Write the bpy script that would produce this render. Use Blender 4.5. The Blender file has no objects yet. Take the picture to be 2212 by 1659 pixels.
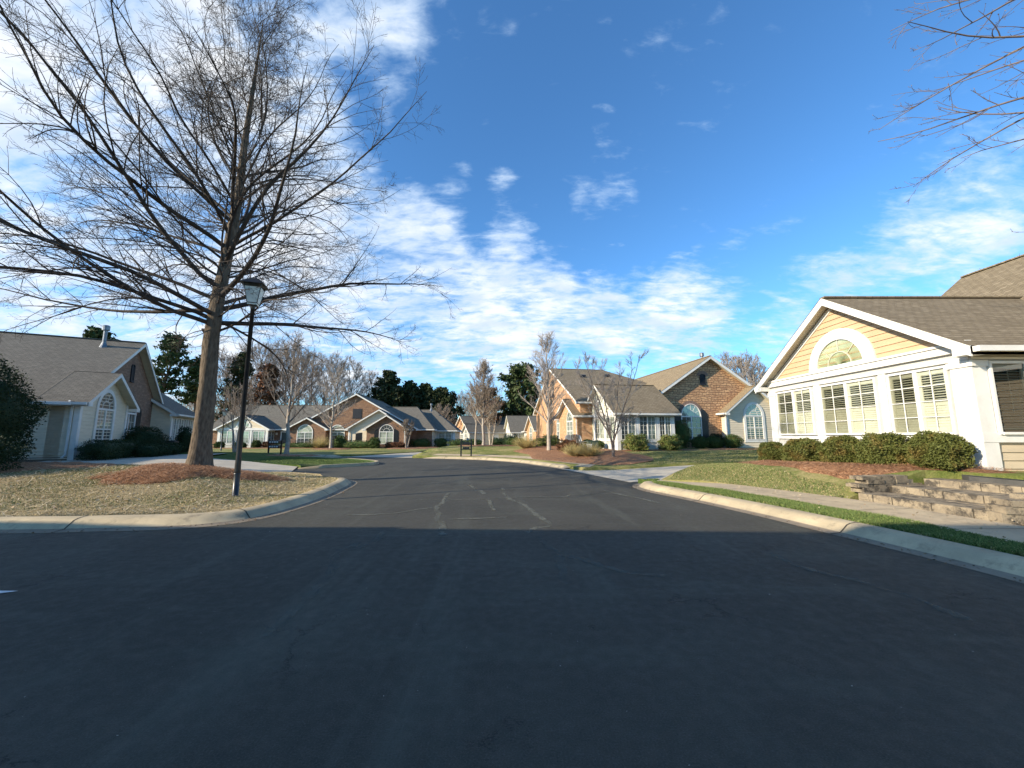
import bpy, math, random
import numpy as np
from mathutils import Vector, Matrix
from mathutils.geometry import delaunay_2d_cdt
R = math.radians
random.seed(7)
RNG = np.random.default_rng(11)
sc = bpy.context.scene
# ------------------------------------------------------------------ camera, sky, sun, exposure
cam = bpy.data.cameras.new('camera'); cam_o = bpy.data.objects.new('camera', cam)
sc.collection.objects.link(cam_o); sc.camera = cam_o
cam.sensor_width = 36.0; cam.lens = 13.52; cam.clip_end = 3000; cam.clip_start = .05
cam_o.location = (0, 0, 1.6); cam_o.rotation_euler = (R(90 + 7.7), 0, 0)
SUN_EL = 22.0
SUN_AZ = 244.8            # clockwise from +Y
world = bpy.data.worlds.new("World"); sc.world = world; world.use_nodes = True
sc.view_settings.view_transform = 'Standard'; sc.view_settings.look = 'None'
sc.view_settings.gamma = 1; sc.view_settings.exposure = 0.80
sun = bpy.data.lights.new('sun', 'SUN'); sun.energy = 4.9; sun.angle = R(.5); sun.color = (1.0, .88, .69)
sun_o = bpy.data.objects.new('sun', sun); sc.collection.objects.link(sun_o)
sd = Vector((math.sin(R(SUN_AZ))*math.cos(R(SUN_EL)), math.cos(R(SUN_AZ))*math.cos(R(SUN_EL)), math.sin(R(SUN_EL))))
sun_o.rotation_euler = sd.to_track_quat('Z', 'Y').to_euler()

def N(nt, t, **kw):
    n = nt.nodes.new(t)
    for k, v in kw.items():
        if k == 'loc': n.location = v
        elif k in ('ins',):
            for a, b in v.items():
                n.inputs[a].default_value = b
        else: setattr(n, k, v)
    return n
def math_(nt, op, a, b=None, c=None, clamp=False):
    n = nt.nodes.new('ShaderNodeMath'); n.operation = op; n.use_clamp = clamp
    for i, v in enumerate((a, b, c)):
        if v is None: continue
        if isinstance(v, (int, float)): n.inputs[i].default_value = v
        else: nt.links.new(v, n.inputs[i])
    return n.outputs[0]
def maprange(nt, v, a, b, c=0., d=1., smooth=True):
    n = nt.nodes.new('ShaderNodeMapRange'); n.interpolation_type = 'SMOOTHSTEP' if smooth else 'LINEAR'
    nt.links.new(v, n.inputs['Value'])
    for k, x in zip(('From Min', 'From Max', 'To Min', 'To Max'), (a, b, c, d)): n.inputs[k].default_value = x
    return n.outputs['Result']
def noise(nt, vec, scale, detail=4, rough=.55, dist=0., lac=2.):
    n = nt.nodes.new('ShaderNodeTexNoise')
    n.inputs['Scale'].default_value = scale; n.inputs['Detail'].default_value = detail
    n.inputs['Roughness'].default_value = rough; n.inputs['Distortion'].default_value = dist
    n.inputs['Lacunarity'].default_value = lac
    if vec is not None: nt.links.new(vec, n.inputs['Vector'])
    return n.outputs['Fac']
def mapping(nt, vec, scale=(1, 1, 1), rot=(0, 0, 0), loc=(0, 0, 0)):
    n = nt.nodes.new('ShaderNodeMapping'); nt.links.new(vec, n.inputs['Vector'])
    n.inputs['Scale'].default_value = scale; n.inputs['Rotation'].default_value = rot; n.inputs['Location'].default_value = loc
    return n.outputs[0]
def mixc(nt, f, a, b, mode='MIX'):
    n = nt.nodes.new('ShaderNodeMix'); n.data_type = 'RGBA'; n.blend_type = mode
    if isinstance(f, (int, float)): n.inputs[0].default_value = f
    else: nt.links.new(f, n.inputs[0])
    for i, v in ((6, a), (7, b)):
        if isinstance(v, (tuple, list)): n.inputs[i].default_value = (*v[:3], 1)
        else: nt.links.new(v, n.inputs[i])
    return n.outputs[2]
def ramp(nt, f, stops):
    n = nt.nodes.new('ShaderNodeValToRGB'); nt.links.new(f, n.inputs[0])
    el = n.color_ramp.elements
    while len(el) < len(stops): el.new(.5)
    for e, (p, c) in zip(el, stops): e.position = p; e.color = (*c[:3], 1)
    return n.outputs[0]

def build_world():
    nt = world.node_tree; bg = nt.nodes['Background']
    sky = N(nt, 'ShaderNodeTexSky', sky_type='NISHITA', sun_disc=False, sun_elevation=R(SUN_EL), sun_rotation=R(SUN_AZ),
            air_density=1.0, dust_density=.25, ozone_density=3.2)
    tc = nt.nodes.new('ShaderNodeTexCoord'); D = tc.outputs['Generated']
    sp = nt.nodes.new('ShaderNodeSeparateXYZ'); nt.links.new(D, sp.inputs[0])
    zc = math_(nt, 'ADD', math_(nt, 'MAXIMUM', sp.outputs[2], 0.0), .26)
    cb = nt.nodes.new('ShaderNodeCombineXYZ')
    nt.links.new(math_(nt, 'DIVIDE', sp.outputs[0], zc), cb.inputs[0])
    nt.links.new(math_(nt, 'DIVIDE', sp.outputs[1], zc), cb.inputs[1])
    P = cb.outputs[0]
    # coverage of the cloud field: (direction, radius in degrees, weight)
    blobs = CLOUDS
    cov = None
    for (d, rad, w) in blobs:
        dp = nt.nodes.new('ShaderNodeVectorMath'); dp.operation = 'DOT_PRODUCT'
        nt.links.new(D, dp.inputs[0]); dp.inputs[1].default_value = d
        v = maprange(nt, dp.outputs['Value'], math.cos(R(rad*1.15)), 1.0, 0, w*1.1)
        cov = v if cov is None else math_(nt, 'ADD', cov, v)
    cov = math_(nt, 'MAXIMUM', math_(nt, 'MINIMUM', cov, 1.0), -.25)
    n1 = noise(nt, mapping(nt, P, (1.0, 1.0, 1), (0, 0, R(25))), 2.1, 9, .62, .35)
    n2 = noise(nt, mapping(nt, P, (1.0, 2.6, 1), (0, 0, R(-22))), 5.5, 6, .6, .5)
    n3 = noise(nt, mapping(nt, P, (1.0, 1.9, 1), (0, 0, R(40))), 16, 4, .6, .3)
    nn = math_(nt, 'ADD', math_(nt, 'MULTIPLY', n1, .50), math_(nt, 'ADD', math_(nt, 'MULTIPLY', n2, .32), math_(nt, 'MULTIPLY', n3, .18)))
    dens = math_(nt, 'ADD', math_(nt, 'MULTIPLY', math_(nt, 'SUBTRACT', nn, .5), 3.9), math_(nt, 'MULTIPLY', cov, .72))
    alpha = maprange(nt, dens, .12, .95, 0, .92)
    thick = maprange(nt, dens, .35, 1.1)
    sh = noise(nt, mapping(nt, P, (1, 1.4, 1), (0, 0, R(25)), (.15, -.1, 0)), 3.2, 5, .55)
    cc = mixc(nt, maprange(nt, sh, .38, .62), (3.1, 3.6, 4.4), (4.7, 4.75, 4.8))
    cc = mixc(nt, thick, (2.9, 3.8, 4.9), cc)
    # brighter towards the sun, paler low down
    skyc = mixc(nt, 1.0, sky.outputs[0], (.55, .90, 1.12), 'MULTIPLY')
    col = mixc(nt, alpha, skyc, cc)
    nt.links.new(col, bg.inputs['Color']); bg.inputs['Strength'].default_value = .14
def dirof(u, v):   # unit direction for a pixel of the 2212-wide picture, used once to place the clouds in the sky
    x = (u-1106)/830.6; y = -(v-829.5)/830.6; th = R(7.7)
    a = np.array([x, math.cos(th)-y*math.sin(th), math.sin(th)+y*math.cos(th)]); a /= np.linalg.norm(a); return tuple(a)
CLOUDS = [(dirof(*p), r, w) for p, r, w in [
    ((60, 80), 24, 1.1), ((250, 330), 22, .7), ((60, 420), 20, .9), ((330, 560), 22, .95), ((100, 640), 14, .6), ((560, 430), 14, .4),
    ((640, 560), 14, .9), ((700, 330), 9, .3), ((770, 690), 15, .85), ((880, 560), 9, .8), ((900, 470), 7, .55), ((940, 720), 13, .8), ((1090, 730), 11, .7), ((1240, 710), 9, .65),
    ((1380, 710), 9, .65), ((1490, 670), 7, .55), ((780, 150), 9, 1.0), ((740, 100), 8, .3), ((1060, 590), 7, .5), ((1100, 500), 4, .45), ((985, 390), 3, .55), ((1340, 430), 3, .3),
    ((1080, 395), 2.5, .5), ((1190, 615), 4, .55), ((1560, 690), 6, .3), ((1760, 620), 5, .6), ((2000, 540), 8, .32), ((2120, 480), 8, .3), ((1690, 750), 6, .5), ((1260, 450), 3, .3), ((900, 15), 5, .35),
    ((590, 90), 12, -.5), ((690, 230), 7, -.5), ((880, 250), 8, -.5), ((1250, 790), 6, -.2), ((950, 830), 9, -.4), ((700, 20), 8, -.3)]]
build_world()

# ------------------------------------------------------------------ helpers
def link(o, parent=None):
    sc.collection.objects.link(o)
    if parent is not None: o.parent = parent
    return o
def tag(o, label=None, cat=None, group=None, kind=None):
    if label: o['label'] = label
    if cat: o['category'] = cat
    if group: o['group'] = group
    if kind: o['kind'] = kind
    return o
def empty(name, loc, rz=0, label=None, cat=None, group=None):
    o = bpy.data.objects.new(name, None); link(o); o.location = loc; o.rotation_euler = (0, 0, rz)
    o.empty_display_size = .3
    return tag(o, label, cat, group)
def copy_tree(o, parent=None):
    c = o.copy(); sc.collection.objects.link(c)
    if parent is not None: c.parent = parent
    for ch in list(o.children): copy_tree(ch, c)
    return c
def np_mesh(name, verts, faces, mat, parent=None, smooth=False):
    """verts (n,3), faces (m,k) int arrays with the same k"""
    me = bpy.data.meshes.new(name)
    verts = np.asarray(verts, dtype=np.float32); faces = np.asarray(faces, dtype=np.int32)
    m, k = faces.shape
    me.vertices.add(len(verts)); me.vertices.foreach_set('co', verts.ravel())
    me.loops.add(m*k); me.loops.foreach_set('vertex_index', faces.ravel())
    me.polygons.add(m); me.polygons.foreach_set('loop_start', np.arange(0, m*k, k, dtype=np.int32))
    me.update(calc_edges=True); me.validate()
    if smooth: me.polygons.foreach_set('use_smooth', np.ones(len(me.polygons), dtype=bool))
    me.materials.append(mat)
    o = bpy.data.objects.new(name, me); return link(o, parent)
class MB:
    def __init__(s): s.v = []; s.f = []; s.uv = []; s.m = []
    def poly(s, pts, uv=None, m=0):
        i = len(s.v); s.v += [tuple(p) for p in pts]; s.f.append(tuple(range(i, i+len(pts))))
        s.uv.append(uv if uv else [(0, 0)]*len(pts)); s.m.append(m)
    def box(s, c, d, ax=None, m=0):
        """c centre, d full sizes, ax optional 3 axis vectors"""
        c = Vector(c); X, Y, Z = ax if ax else (Vector((1, 0, 0)), Vector((0, 1, 0)), Vector((0, 0, 1)))
        X = X*d[0]/2; Y = Y*d[1]/2; Z = Z*d[2]/2
        p = [c+sx*X+sy*Y+sz*Z for sz in (-1, 1) for sy in (-1, 1) for sx in (-1, 1)]
        dd = d
        for q, (a, b) in zip(((0, 2, 3, 1), (4, 5, 7, 6), (0, 1, 5, 4), (2, 6, 7, 3), (0, 4, 6, 2), (1, 3, 7, 5)), ((1, 0), (0, 1), (0, 2), (2, 0), (2, 1), (1, 2))):
            s.poly([p[k] for k in q], [(0, 0), (dd[a], 0), (dd[a], dd[b]), (0, dd[b])], m)
    def tube(s, path, radii, n=8, cap=True, m=0):
        path = [Vector(p) for p in path]
        if isinstance(radii, (int, float)): radii = [radii]*len(path)
        rings = []
        for i, p in enumerate(path):
            t = (path[min(i+1, len(path)-1)]-path[max(i-1, 0)]).normalized()
            up = Vector((0, 0, 1)) if abs(t.z) < .9 else Vector((1, 0, 0))
            a = t.cross(up).normalized(); b = t.cross(a).normalized()
            rings.append([p+radii[i]*(a*math.cos(2*math.pi*k/n)+b*math.sin(2*math.pi*k/n)) for k in range(n)])
        base = len(s.v)
        for r_ in rings: s.v += [tuple(q) for q in r_]
        for i in range(len(rings)-1):
            for k in range(n):
                k2 = (k+1) % n
                s.f.append((base+i*n+k, base+i*n+k2, base+(i+1)*n+k2, base+(i+1)*n+k)); s.uv.append([(0, 0)]*4); s.m.append(m)
        if cap:
            s.f.append(tuple(base+k for k in range(n))); s.uv.append([(0, 0)]*n); s.m.append(m)
            s.f.append(tuple(base+(len(rings)-1)*n+k for k in reversed(range(n)))); s.uv.append([(0, 0)]*n); s.m.append(m)
    def build(s, name, mats, parent=None, smooth=False, bevel=0):
        me = bpy.data.meshes.new(name); me.from_pydata(s.v, [], s.f)
        if not isinstance(mats, (list, tuple)): mats = [mats]
        for mt in mats: me.materials.append(mt)
        u = me.uv_layers.new(name='UVMap')
        flat = [c for f in s.uv for p in f for c in p]
        u.data.foreach_set('uv', flat)
        me.polygons.foreach_set('material_index', s.m)
        if smooth: me.polygons.foreach_set('use_smooth', [True]*len(me.polygons))
        me.update()
        o = bpy.data.objects.new(name, me); link(o, parent)
        if bevel:
            b = o.modifiers.new('bevel', 'BEVEL'); b.width = bevel; b.segments = 2; b.limit_method = 'ANGLE'
        return o

# ------------------------------------------------------------------ materials
MATS = {}
def new_mat(name, rough=.8, spec=.3):
    m = bpy.data.materials.new(name); m.use_nodes = True; nt = m.node_tree
    b = nt.nodes['Principled BSDF']; b.inputs['Roughness'].default_value = rough
    b.inputs['Specular IOR Level'].default_value = spec
    MATS[name] = m
    return m, nt, b
def bump(nt, b, h, strength=.3, dist=.02):
    n = nt.nodes.new('ShaderNodeBump'); n.inputs['Strength'].default_value = strength; n.inputs['Distance'].default_value = dist
    nt.links.new(h, n.inputs['Height']); nt.links.new(n.outputs[0], b.inputs['Normal'])
def obj_co(nt): return nt.nodes.new('ShaderNodeTexCoord').outputs['Object']
def uv_co(nt): return nt.nodes.new('ShaderNodeTexCoord').outputs['UV']
def geo_pos(nt): return nt.nodes.new('ShaderNodeNewGeometry').outputs['Position']
def noisy(name, c1, c2, scale=5, rough=.8, bs=.15, bd=.01, detail=5, spec=.3, lo=.35, hi=.65, world_co=False, metal=0):
    m, nt, b = new_mat(name, rough, spec); P = geo_pos(nt) if world_co else obj_co(nt)
    n = noise(nt, P, scale, detail, .6)
    nt.links.new(mixc(nt, maprange(nt, n, lo, hi), c1, c2), b.inputs['Base Color'])
    if bs: bump(nt, b, noise(nt, P, scale*4, 4, .6), bs, bd)
    b.inputs['Metallic'].default_value = metal
    return m
white = noisy('white_trim', (.74, .72, .67), (.66, .64, .59), 2.5, .45, .04, .004)
panelw = noisy('painted_panel', (.52, .505, .46), (.46, .45, .41), 1.8, .55, .05, .004)
black = noisy('black_paint', (.010, .011, .012), (.018, .019, .02), 6, .35, .05, .003, spec=.5)
darkgrey = noisy('dark_metal', (.03, .032, .034), (.05, .052, .055), 8, .45, .05, .003)
galv = noisy('weathered_metal', (.16, .17, .18), (.26, .27, .28), 9, .45, .1, .004, metal=.6)
ventm = noisy('louvre_paint', (.012, .014, .02), (.022, .024, .03), 6, .6, 0)
def siding_mat(name, c):
    m, nt, b = new_mat(name, .62, .3); P = obj_co(nt)
    n = noise(nt, mapping(nt, P, (1, 1, 6)), 1.6, 5, .6)
    g = noise(nt, mapping(nt, P, (3, 3, 40)), 5, 4, .6)
    c2 = tuple(x*.88 for x in c)
    cc = mixc(nt, maprange(nt, n, .35, .68), c, c2)
    cc = mixc(nt, math_(nt, 'MULTIPLY', maprange(nt, g, .5, .75), .12), cc, tuple(x*.6 for x in c))
    nt.links.new(cc, b.inputs['Base Color']); bump(nt, b, g, .15, .003)
    return m
sid_yellow = siding_mat('butter_siding', (.54, .385, .235))
sid_tan = siding_mat('tan_siding', (.56, .46, .32))
sid_grey = siding_mat('greige_siding', (.70, .60, .44))
sid_cream = siding_mat('cream_siding', (.72, .68, .52))
soffit = siding_mat('soffit_board', (.60, .55, .42))
def shingle(name, c1, c2, c3):
    m, nt, b = new_mat(name, .92, .15); U = uv_co(nt)
    br = nt.nodes.new('ShaderNodeTexBrick'); nt.links.new(U, br.inputs['Vector'])
    br.offset = .5; br.inputs['Scale'].default_value = 1; br.inputs['Mortar Size'].default_value = .008
    br.inputs['Brick Width'].default_value = .24; br.inputs['Row Height'].default_value = .14
    br.inputs['Color1'].default_value = (*c1, 1); br.inputs['Color2'].default_value = (*c2, 1); br.inputs['Mortar'].default_value = (*[x*.35 for x in c1], 1)
    br.inputs['Bias'].default_value = 0; br.inputs['Mortar Smooth'].default_value = .4
    n = noise(nt, mapping(nt, U, (2.2, 7, 1)), 2.0, 3, .6)
    big = noise(nt, U, .45, 4, .6)
    c = mixc(nt, math_(nt, 'MULTIPLY', maprange(nt, n, .42, .66), .55), br.outputs['Color'], c3)
    c = mixc(nt, math_(nt, 'MULTIPLY', maprange(nt, big, .4, .7), .25), c, tuple(x*.7 for x in c1))
    nt.links.new(c, b.inputs['Base Color'])
    sp = nt.nodes.new('ShaderNodeSeparateXYZ'); nt.links.new(U, sp.inputs[0])
    saw = math_(nt, 'FRACT', math_(nt, 'DIVIDE', sp.outputs[1], .14))
    h = math_(nt, 'ADD', math_(nt, 'MULTIPLY', math_(nt, 'SUBTRACT', 1.0, saw), 1.0), math_(nt, 'MULTIPLY', br.outputs['Fac'], -.4))
    bump(nt, b, h, .8, .012)
    return m
sh_brown = shingle('weathered_shingle', (.20, .157, .10), (.275, .22, .145), (.12, .092, .062))
sh_grey = shingle('grey_shingle', (.15, .135, .11), (.20, .18, .145), (.10, .09, .075))
sh_tan = shingle('tan_shingle', (.25, .19, .115), (.32, .245, .15), (.17, .13, .085))
def masonry(name, c1, c2, c3, w, h, mortar, ms, dist, bs):
    m, nt, b = new_mat(name, .9, .2); U = uv_co(nt)
    wn = nt.nodes.new('ShaderNodeTexNoise'); wn.inputs['Scale'].default_value = 2.2; wn.inputs['Detail'].default_value = 3; nt.links.new(U, wn.inputs['Vector'])
    vm = nt.nodes.new('ShaderNodeVectorMath'); vm.operation = 'MULTIPLY_ADD'
    nt.links.new(wn.outputs['Color'], vm.inputs[0]); vm.inputs[1].default_value = (dist, dist, 0); nt.links.new(U, vm.inputs[2])
    br = nt.nodes.new('ShaderNodeTexBrick'); nt.links.new(vm.outputs[0], br.inputs['Vector'])
    br.offset = .42; br.squash = .62; br.squash_frequency = 3; br.inputs['Scale'].default_value = 1; br.inputs['Mortar Size'].default_value = ms
    br.inputs['Brick Width'].default_value = w; br.inputs['Row Height'].default_value = h
    br.inputs['Color1'].default_value = (*c1, 1); br.inputs['Color2'].default_value = (*c2, 1); br.inputs['Mortar'].default_value = (*mortar, 1)
    br.inputs['Mortar Smooth'].default_value = .3; br.inputs['Bias'].default_value = 0
    n = noise(nt, mapping(nt, U, (1/w*.6, 1/h*.6, 1)), 1.0, 3, .6)
    c = mixc(nt, math_(nt, 'MULTIPLY', maprange(nt, n, .48, .66), .7), br.outputs['Color'], c3)
    nt.links.new(c, b.inputs['Base Color'])
    n2 = noise(nt, U, 14, 5, .65)
    hh = math_(nt, 'ADD', math_(nt, 'MULTIPLY', math_(nt, 'SUBTRACT', 1.0, br.outputs['Fac']), 1.0), math_(nt, 'ADD', math_(nt, 'MULTIPLY', n2, .8), math_(nt, 'MULTIPLY', n, .7)))
    bump(nt, b, hh, bs, .03)
    return m
stone = masonry('ledge_stone', (.64, .39, .21), (.46, .26, .14), (.34, .19, .11), .46, .19, (.20, .12, .075), .022, .34, 1.0)
stone_m = masonry('brown_ledge_stone', (.30, .17, .105), (.38, .225, .135), (.17, .10, .07), .42, .13, (.085, .06, .045), .014, .05, .9)
brick_o = masonry('orange_brick', (.56, .31, .16), (.45, .235, .125), (.66, .44, .26), .30, .10, (.36, .25, .16), .010, .02, .6)
brick_d = masonry('brown_brick', (.28, .165, .105), (.21, .12, .08), (.34, .22, .15), .22, .075, (.16, .12, .10), .010, .01, .5)
soldier = masonry('soldier_brick', (.27, .18, .14), (.22, .14, .11), (.16, .11, .09), .09, .26, (.17, .13, .11), .008, .0, .5)
wallblock = None
def stoneblock():
    m, nt, b = new_mat('cast_stone', .9, .2); P = geo_pos(nt)
    oi = nt.nodes.new('ShaderNodeObjectInfo')
    n = noise(nt, P, 3, 6, .65); n2 = noise(nt, P, 30, 5, .6)
    c = mixc(nt, maprange(nt, n, .35, .65), (.31, .25, .17), (.21, .17, .12))
    c = mixc(nt, maprange(nt, noise(nt, P, 4.3, 6, .7), .47, .62), c, (.07, .06, .048))
    c = mixc(nt, math_(nt, 'MULTIPLY', maprange(nt, n2, .5, .7), .4), c, (.15, .12, .09))
    nt.links.new(c, b.inputs['Base Color']); bump(nt, b, n2, .6, .012)
    return m
cast = stoneblock()
def glass_mat(name, tint, rough=.04, refl=.5):
    m, nt, b = new_mat(name, .5, .5)
    P = obj_co(nt); n = noise(nt, P, 1.1, 3, .5)
    out = nt.nodes['Material Output']
    g = nt.nodes.new('ShaderNodeBsdfGlossy'); g.inputs['Roughness'].default_value = rough; g.inputs['Color'].default_value = (.85, .95, .9, 1)
    nt.links.new(mixc(nt, maprange(nt, n, .4, .6), tint, tuple(x*.6 for x in tint)), b.inputs['Base Color'])
    bn = nt.nodes.new('ShaderNodeBump'); bn.inputs['Strength'].default_value = .05; bn.inputs['Distance'].default_value = .01
    nt.links.new(noise(nt, P, 2.2, 2, .5), bn.inputs['Height']); nt.links.new(bn.outputs[0], g.inputs['Normal'])
    fr = nt.nodes.new('ShaderNodeFresnel'); fr.inputs['IOR'].default_value = 1.5
    mx = nt.nodes.new('ShaderNodeMixShader')
    nt.links.new(math_(nt, 'ADD', math_(nt, 'MULTIPLY', fr.outputs[0], .9), refl, clamp=True), mx.inputs[0])
    nt.links.new(b.outputs[0], mx.inputs[1]); nt.links.new(g.outputs[0], mx.inputs[2]); nt.links.new(mx.outputs[0], out.inputs[0])
    return m
gl_dark = glass_mat('dark_glass', (.035, .045, .045), refl=.10)
gl_mid = glass_mat('curtained_glass', (.20, .24, .20), refl=.14)
gl_pale = glass_mat('shaded_glass', (.42, .47, .36), refl=.08)
def clear_glass():
    m = bpy.data.materials.new('clear_glass'); m.use_nodes = True; nt = m.node_tree; out = nt.nodes['Material Output']
    nt.nodes.remove(nt.nodes['Principled BSDF'])
    t = nt.nodes.new('ShaderNodeBsdfTransparent'); t.inputs[0].default_value = (.88, .90, .85, 1)
    g = nt.nodes.new('ShaderNodeBsdfGlossy'); g.inputs['Roughness'].default_value = .02
    fr = nt.nodes.new('ShaderNodeFresnel'); fr.inputs['IOR'].default_value = 1.5
    mx = nt.nodes.new('ShaderNodeMixShader'); nt.links.new(math_(nt, 'ADD', fr.outputs[0], .05), mx.inputs[0])
    nt.links.new(t.outputs[0], mx.inputs[1]); nt.links.new(g.outputs[0], mx.inputs[2]); nt.links.new(mx.outputs[0], out.inputs[0])
    return m
gl_clear = clear_glass()
gl_screen = clear_glass(); gl_screen.name = 'screened_glass'; [setattr(n.inputs[0], 'default_value', (.62, .63, .57, 1)) for n in gl_screen.node_tree.nodes if n.type == 'BSDF_TRANSPARENT']
blindm = noisy('cream_blind', (.66, .655, .58), (.58, .575, .51), 2, .6, 0)
screenm = noisy('insect_screen', (.40, .39, .33), (.32, .31, .27), 2, .8, 0)
frost = glass_mat('frosted_lamp_glass', (.80, .74, .62), .35, .02)

def asphalt():
    m, nt, b = new_mat('asphalt', .75, .35); P = geo_pos(nt)
    n = noise(nt, P, .35, 6, .6); fine = noise(nt, P, 90, 3, .7); mid = noise(nt, P, 9, 5, .7)
    c = mixc(nt, maprange(nt, n, .35, .65), (.040, .0365, .0265), (.057, .052, .0385))
    c = mixc(nt, math_(nt, 'MULTIPLY', maprange(nt, mid, .55, .8), .35), c, (.055, .051, .045))
    # pale worn streaks along the lane and dusty patches
    st = noise(nt, mapping(nt, P, (.9, .10, 1), (0, 0, R(6))), 1.3, 7, .65, .3)
    c = mixc(nt, math_(nt, 'MULTIPLY', maprange(nt, st, .50, .70), .75), c, (.080, .080, .060))
    st2 = noise(nt, mapping(nt, P, (.25, 1.1, 1), (0, 0, R(-38))), 1.6, 6, .6, .2)
    c = mixc(nt, math_(nt, 'MULTIPLY', maprange(nt, st2, .52, .68), .6), c, (.068, .068, .050))
    c = mixc(nt, math_(nt, 'MULTIPLY', maprange(nt, noise(nt, P, 6, 8, .75), .70, .78), .6), c, (.15, .145, .13))
    # hairline cracks
    wn = nt.nodes.new('ShaderNodeTexNoise'); wn.inputs['Scale'].default_value = 1.6; wn.inputs['Detail'].default_value = 6; wn.inputs['Roughness'].default_value = .7
    nt.links.new(P, wn.inputs['Vector'])
    vm = nt.nodes.new('ShaderNodeVectorMath'); vm.operation = 'MULTIPLY_ADD'
    nt.links.new(wn.outputs['Color'], vm.inputs[0]); vm.inputs[1].default_value = (1.1, 1.1, 0); nt.links.new(P, vm.inputs[2])
    fl = mapping(nt, vm.outputs[0], (1, 1, 0))
    vo = nt.nodes.new('ShaderNodeTexVoronoi'); vo.feature = 'DISTANCE_TO_EDGE'; vo.inputs['Scale'].default_value = .62; nt.links.new(fl, vo.inputs['Vector'])
    gate = maprange(nt, noise(nt, P, .8, 3, .6), .50, .62)
    crack = math_(nt, 'MULTIPLY', math_(nt, 'SUBTRACT', 1.0, maprange(nt, vo.outputs['Distance'], .002, .008)), gate)
    c = mixc(nt, math_(nt, 'MULTIPLY', crack, .6), c, (.012, .012, .013))
    sp = maprange(nt, fine, .48, .70)
    c = mixc(nt, math_(nt, 'MULTIPLY', sp, .60), c, (.095, .094, .074))
    c = mixc(nt, math_(nt, 'MULTIPLY', maprange(nt, fine, .42, .30), .6), c, (.012, .012, .010))
    nt.links.new(c, b.inputs['Base Color'])
    nt.links.new(maprange(nt, mid, .3, .7, .70, .92), b.inputs['Roughness'])
    bump(nt, b, math_(nt, 'ADD', fine, math_(nt, 'MULTIPLY', crack, -1.0)), .9, .008)
    return m
asph = asphalt()
def sealm(name, lo, hi):
    m, nt, b = new_mat(name, .8, .25); P = geo_pos(nt); U = uv_co(nt)
    sp = nt.nodes.new('ShaderNodeSeparateXYZ'); nt.links.new(U, sp.inputs[0]); out = nt.nodes['Material Output']
    c = mixc(nt, maprange(nt, noise(nt, P, 18, 5, .7), .4, .6), (.165, .165, .13), (.11, .11, .088))
    nt.links.new(c, b.inputs['Base Color'])
    v = math_(nt, 'ABSOLUTE', math_(nt, 'SUBTRACT', math_(nt, 'ADD', sp.outputs[1], math_(nt, 'MULTIPLY', math_(nt, 'SUBTRACT', noise(nt, P, 9, 5, .7), .5), .9)), .5))
    a = math_(nt, 'MULTIPLY', maprange(nt, v, .22, .48, 1, 0), maprange(nt, noise(nt, P, 1.7, 4, .6), .30, .60, lo, hi))
    t = nt.nodes.new('ShaderNodeBsdfTransparent'); mx = nt.nodes.new('ShaderNodeMixShader')
    nt.links.new(a, mx.inputs[0]); nt.links.new(t.outputs[0], mx.inputs[1]); nt.links.new(b.outputs[0], mx.inputs[2]); nt.links.new(mx.outputs[0], out.inputs[0])
    return m
seal = sealm('crack_sealer', .2, .8); seal_shaded = sealm('shaded_crack_sealer', .0, .38)  # second is a fainter copy for shaded ribbons: shade put into its opacity
paint = noisy('road_paint', (.75, .75, .73), (.55, .55, .54), 12, .6, .1, .003, world_co=True)
def concrete(name, c1, c2, stain, joints=None):
    m, nt, b = new_mat(name, .85, .25); P = geo_pos(nt)
    n = noise(nt, P, 1.2, 7, .65); f = noise(nt, P, 45, 4, .7)
    c = mixc(nt, maprange(nt, n, .32, .68), c1, c2)
    c = mixc(nt, math_(nt, 'MULTIPLY', maprange(nt, noise(nt, P, 3.7, 6, .7), .50, .75), .7), c, stain)
    c = mixc(nt, math_(nt, 'MULTIPLY', maprange(nt, f, .45, .75), .25), c, tuple(x*.55 for x in c1))
    nt.links.new(c, b.inputs['Base Color']); bump(nt, b, f, .35, .006)
    return m
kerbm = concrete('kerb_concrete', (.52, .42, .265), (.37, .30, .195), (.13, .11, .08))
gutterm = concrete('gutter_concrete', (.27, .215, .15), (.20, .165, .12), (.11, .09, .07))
walkm = concrete('walk_concrete', (.52, .41, .26), (.42, .33, .215), (.22, .175, .12))
drivem = concrete('drive_concrete', (.50, .44, .34), (.41, .365, .29), (.31, .28, .23))
jointm = noisy('joint_shadow_gap', (.05, .042, .032), (.07, .06, .045), 8, .95, 0)
def grassm(name, g1, g2, dry, dlo, dhi, world_=True):
    m, nt, b = new_mat(name, .95, .1); P = geo_pos(nt)
    n = noise(nt, P, .5, 5, .65); f = noise(nt, P, 28, 6, .75); mm = noise(nt, P, 5, 5, .7)
    c = mixc(nt, maprange(nt, f, .35, .68), g1, g2)
    d = maprange(nt, math_(nt, 'ADD', math_(nt, 'MULTIPLY', n, .6), math_(nt, 'MULTIPLY', mm, .4)), dlo, dhi)
    c = mixc(nt, d, c, mixc(nt, maprange(nt, f, .4, .65), dry, tuple(x*.6 for x in dry)))
    nt.links.new(c, b.inputs['Base Color']); bump(nt, b, math_(nt, 'ADD', f, mm), .9, .05)
    return m
grass_a = grassm('lawn_mixed', (.11, .14, .032), (.20, .215, .060), (.38, .32, .14), .40, .62)
grass_b = grassm('lawn_green', (.048, .088, .020), (.100, .140, .036), (.26, .24, .09), .50, .70)
grass_d = grassm('lawn_dormant', (.12, .12, .045), (.20, .18, .075), (.42, .33, .19), .30, .52)
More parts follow.
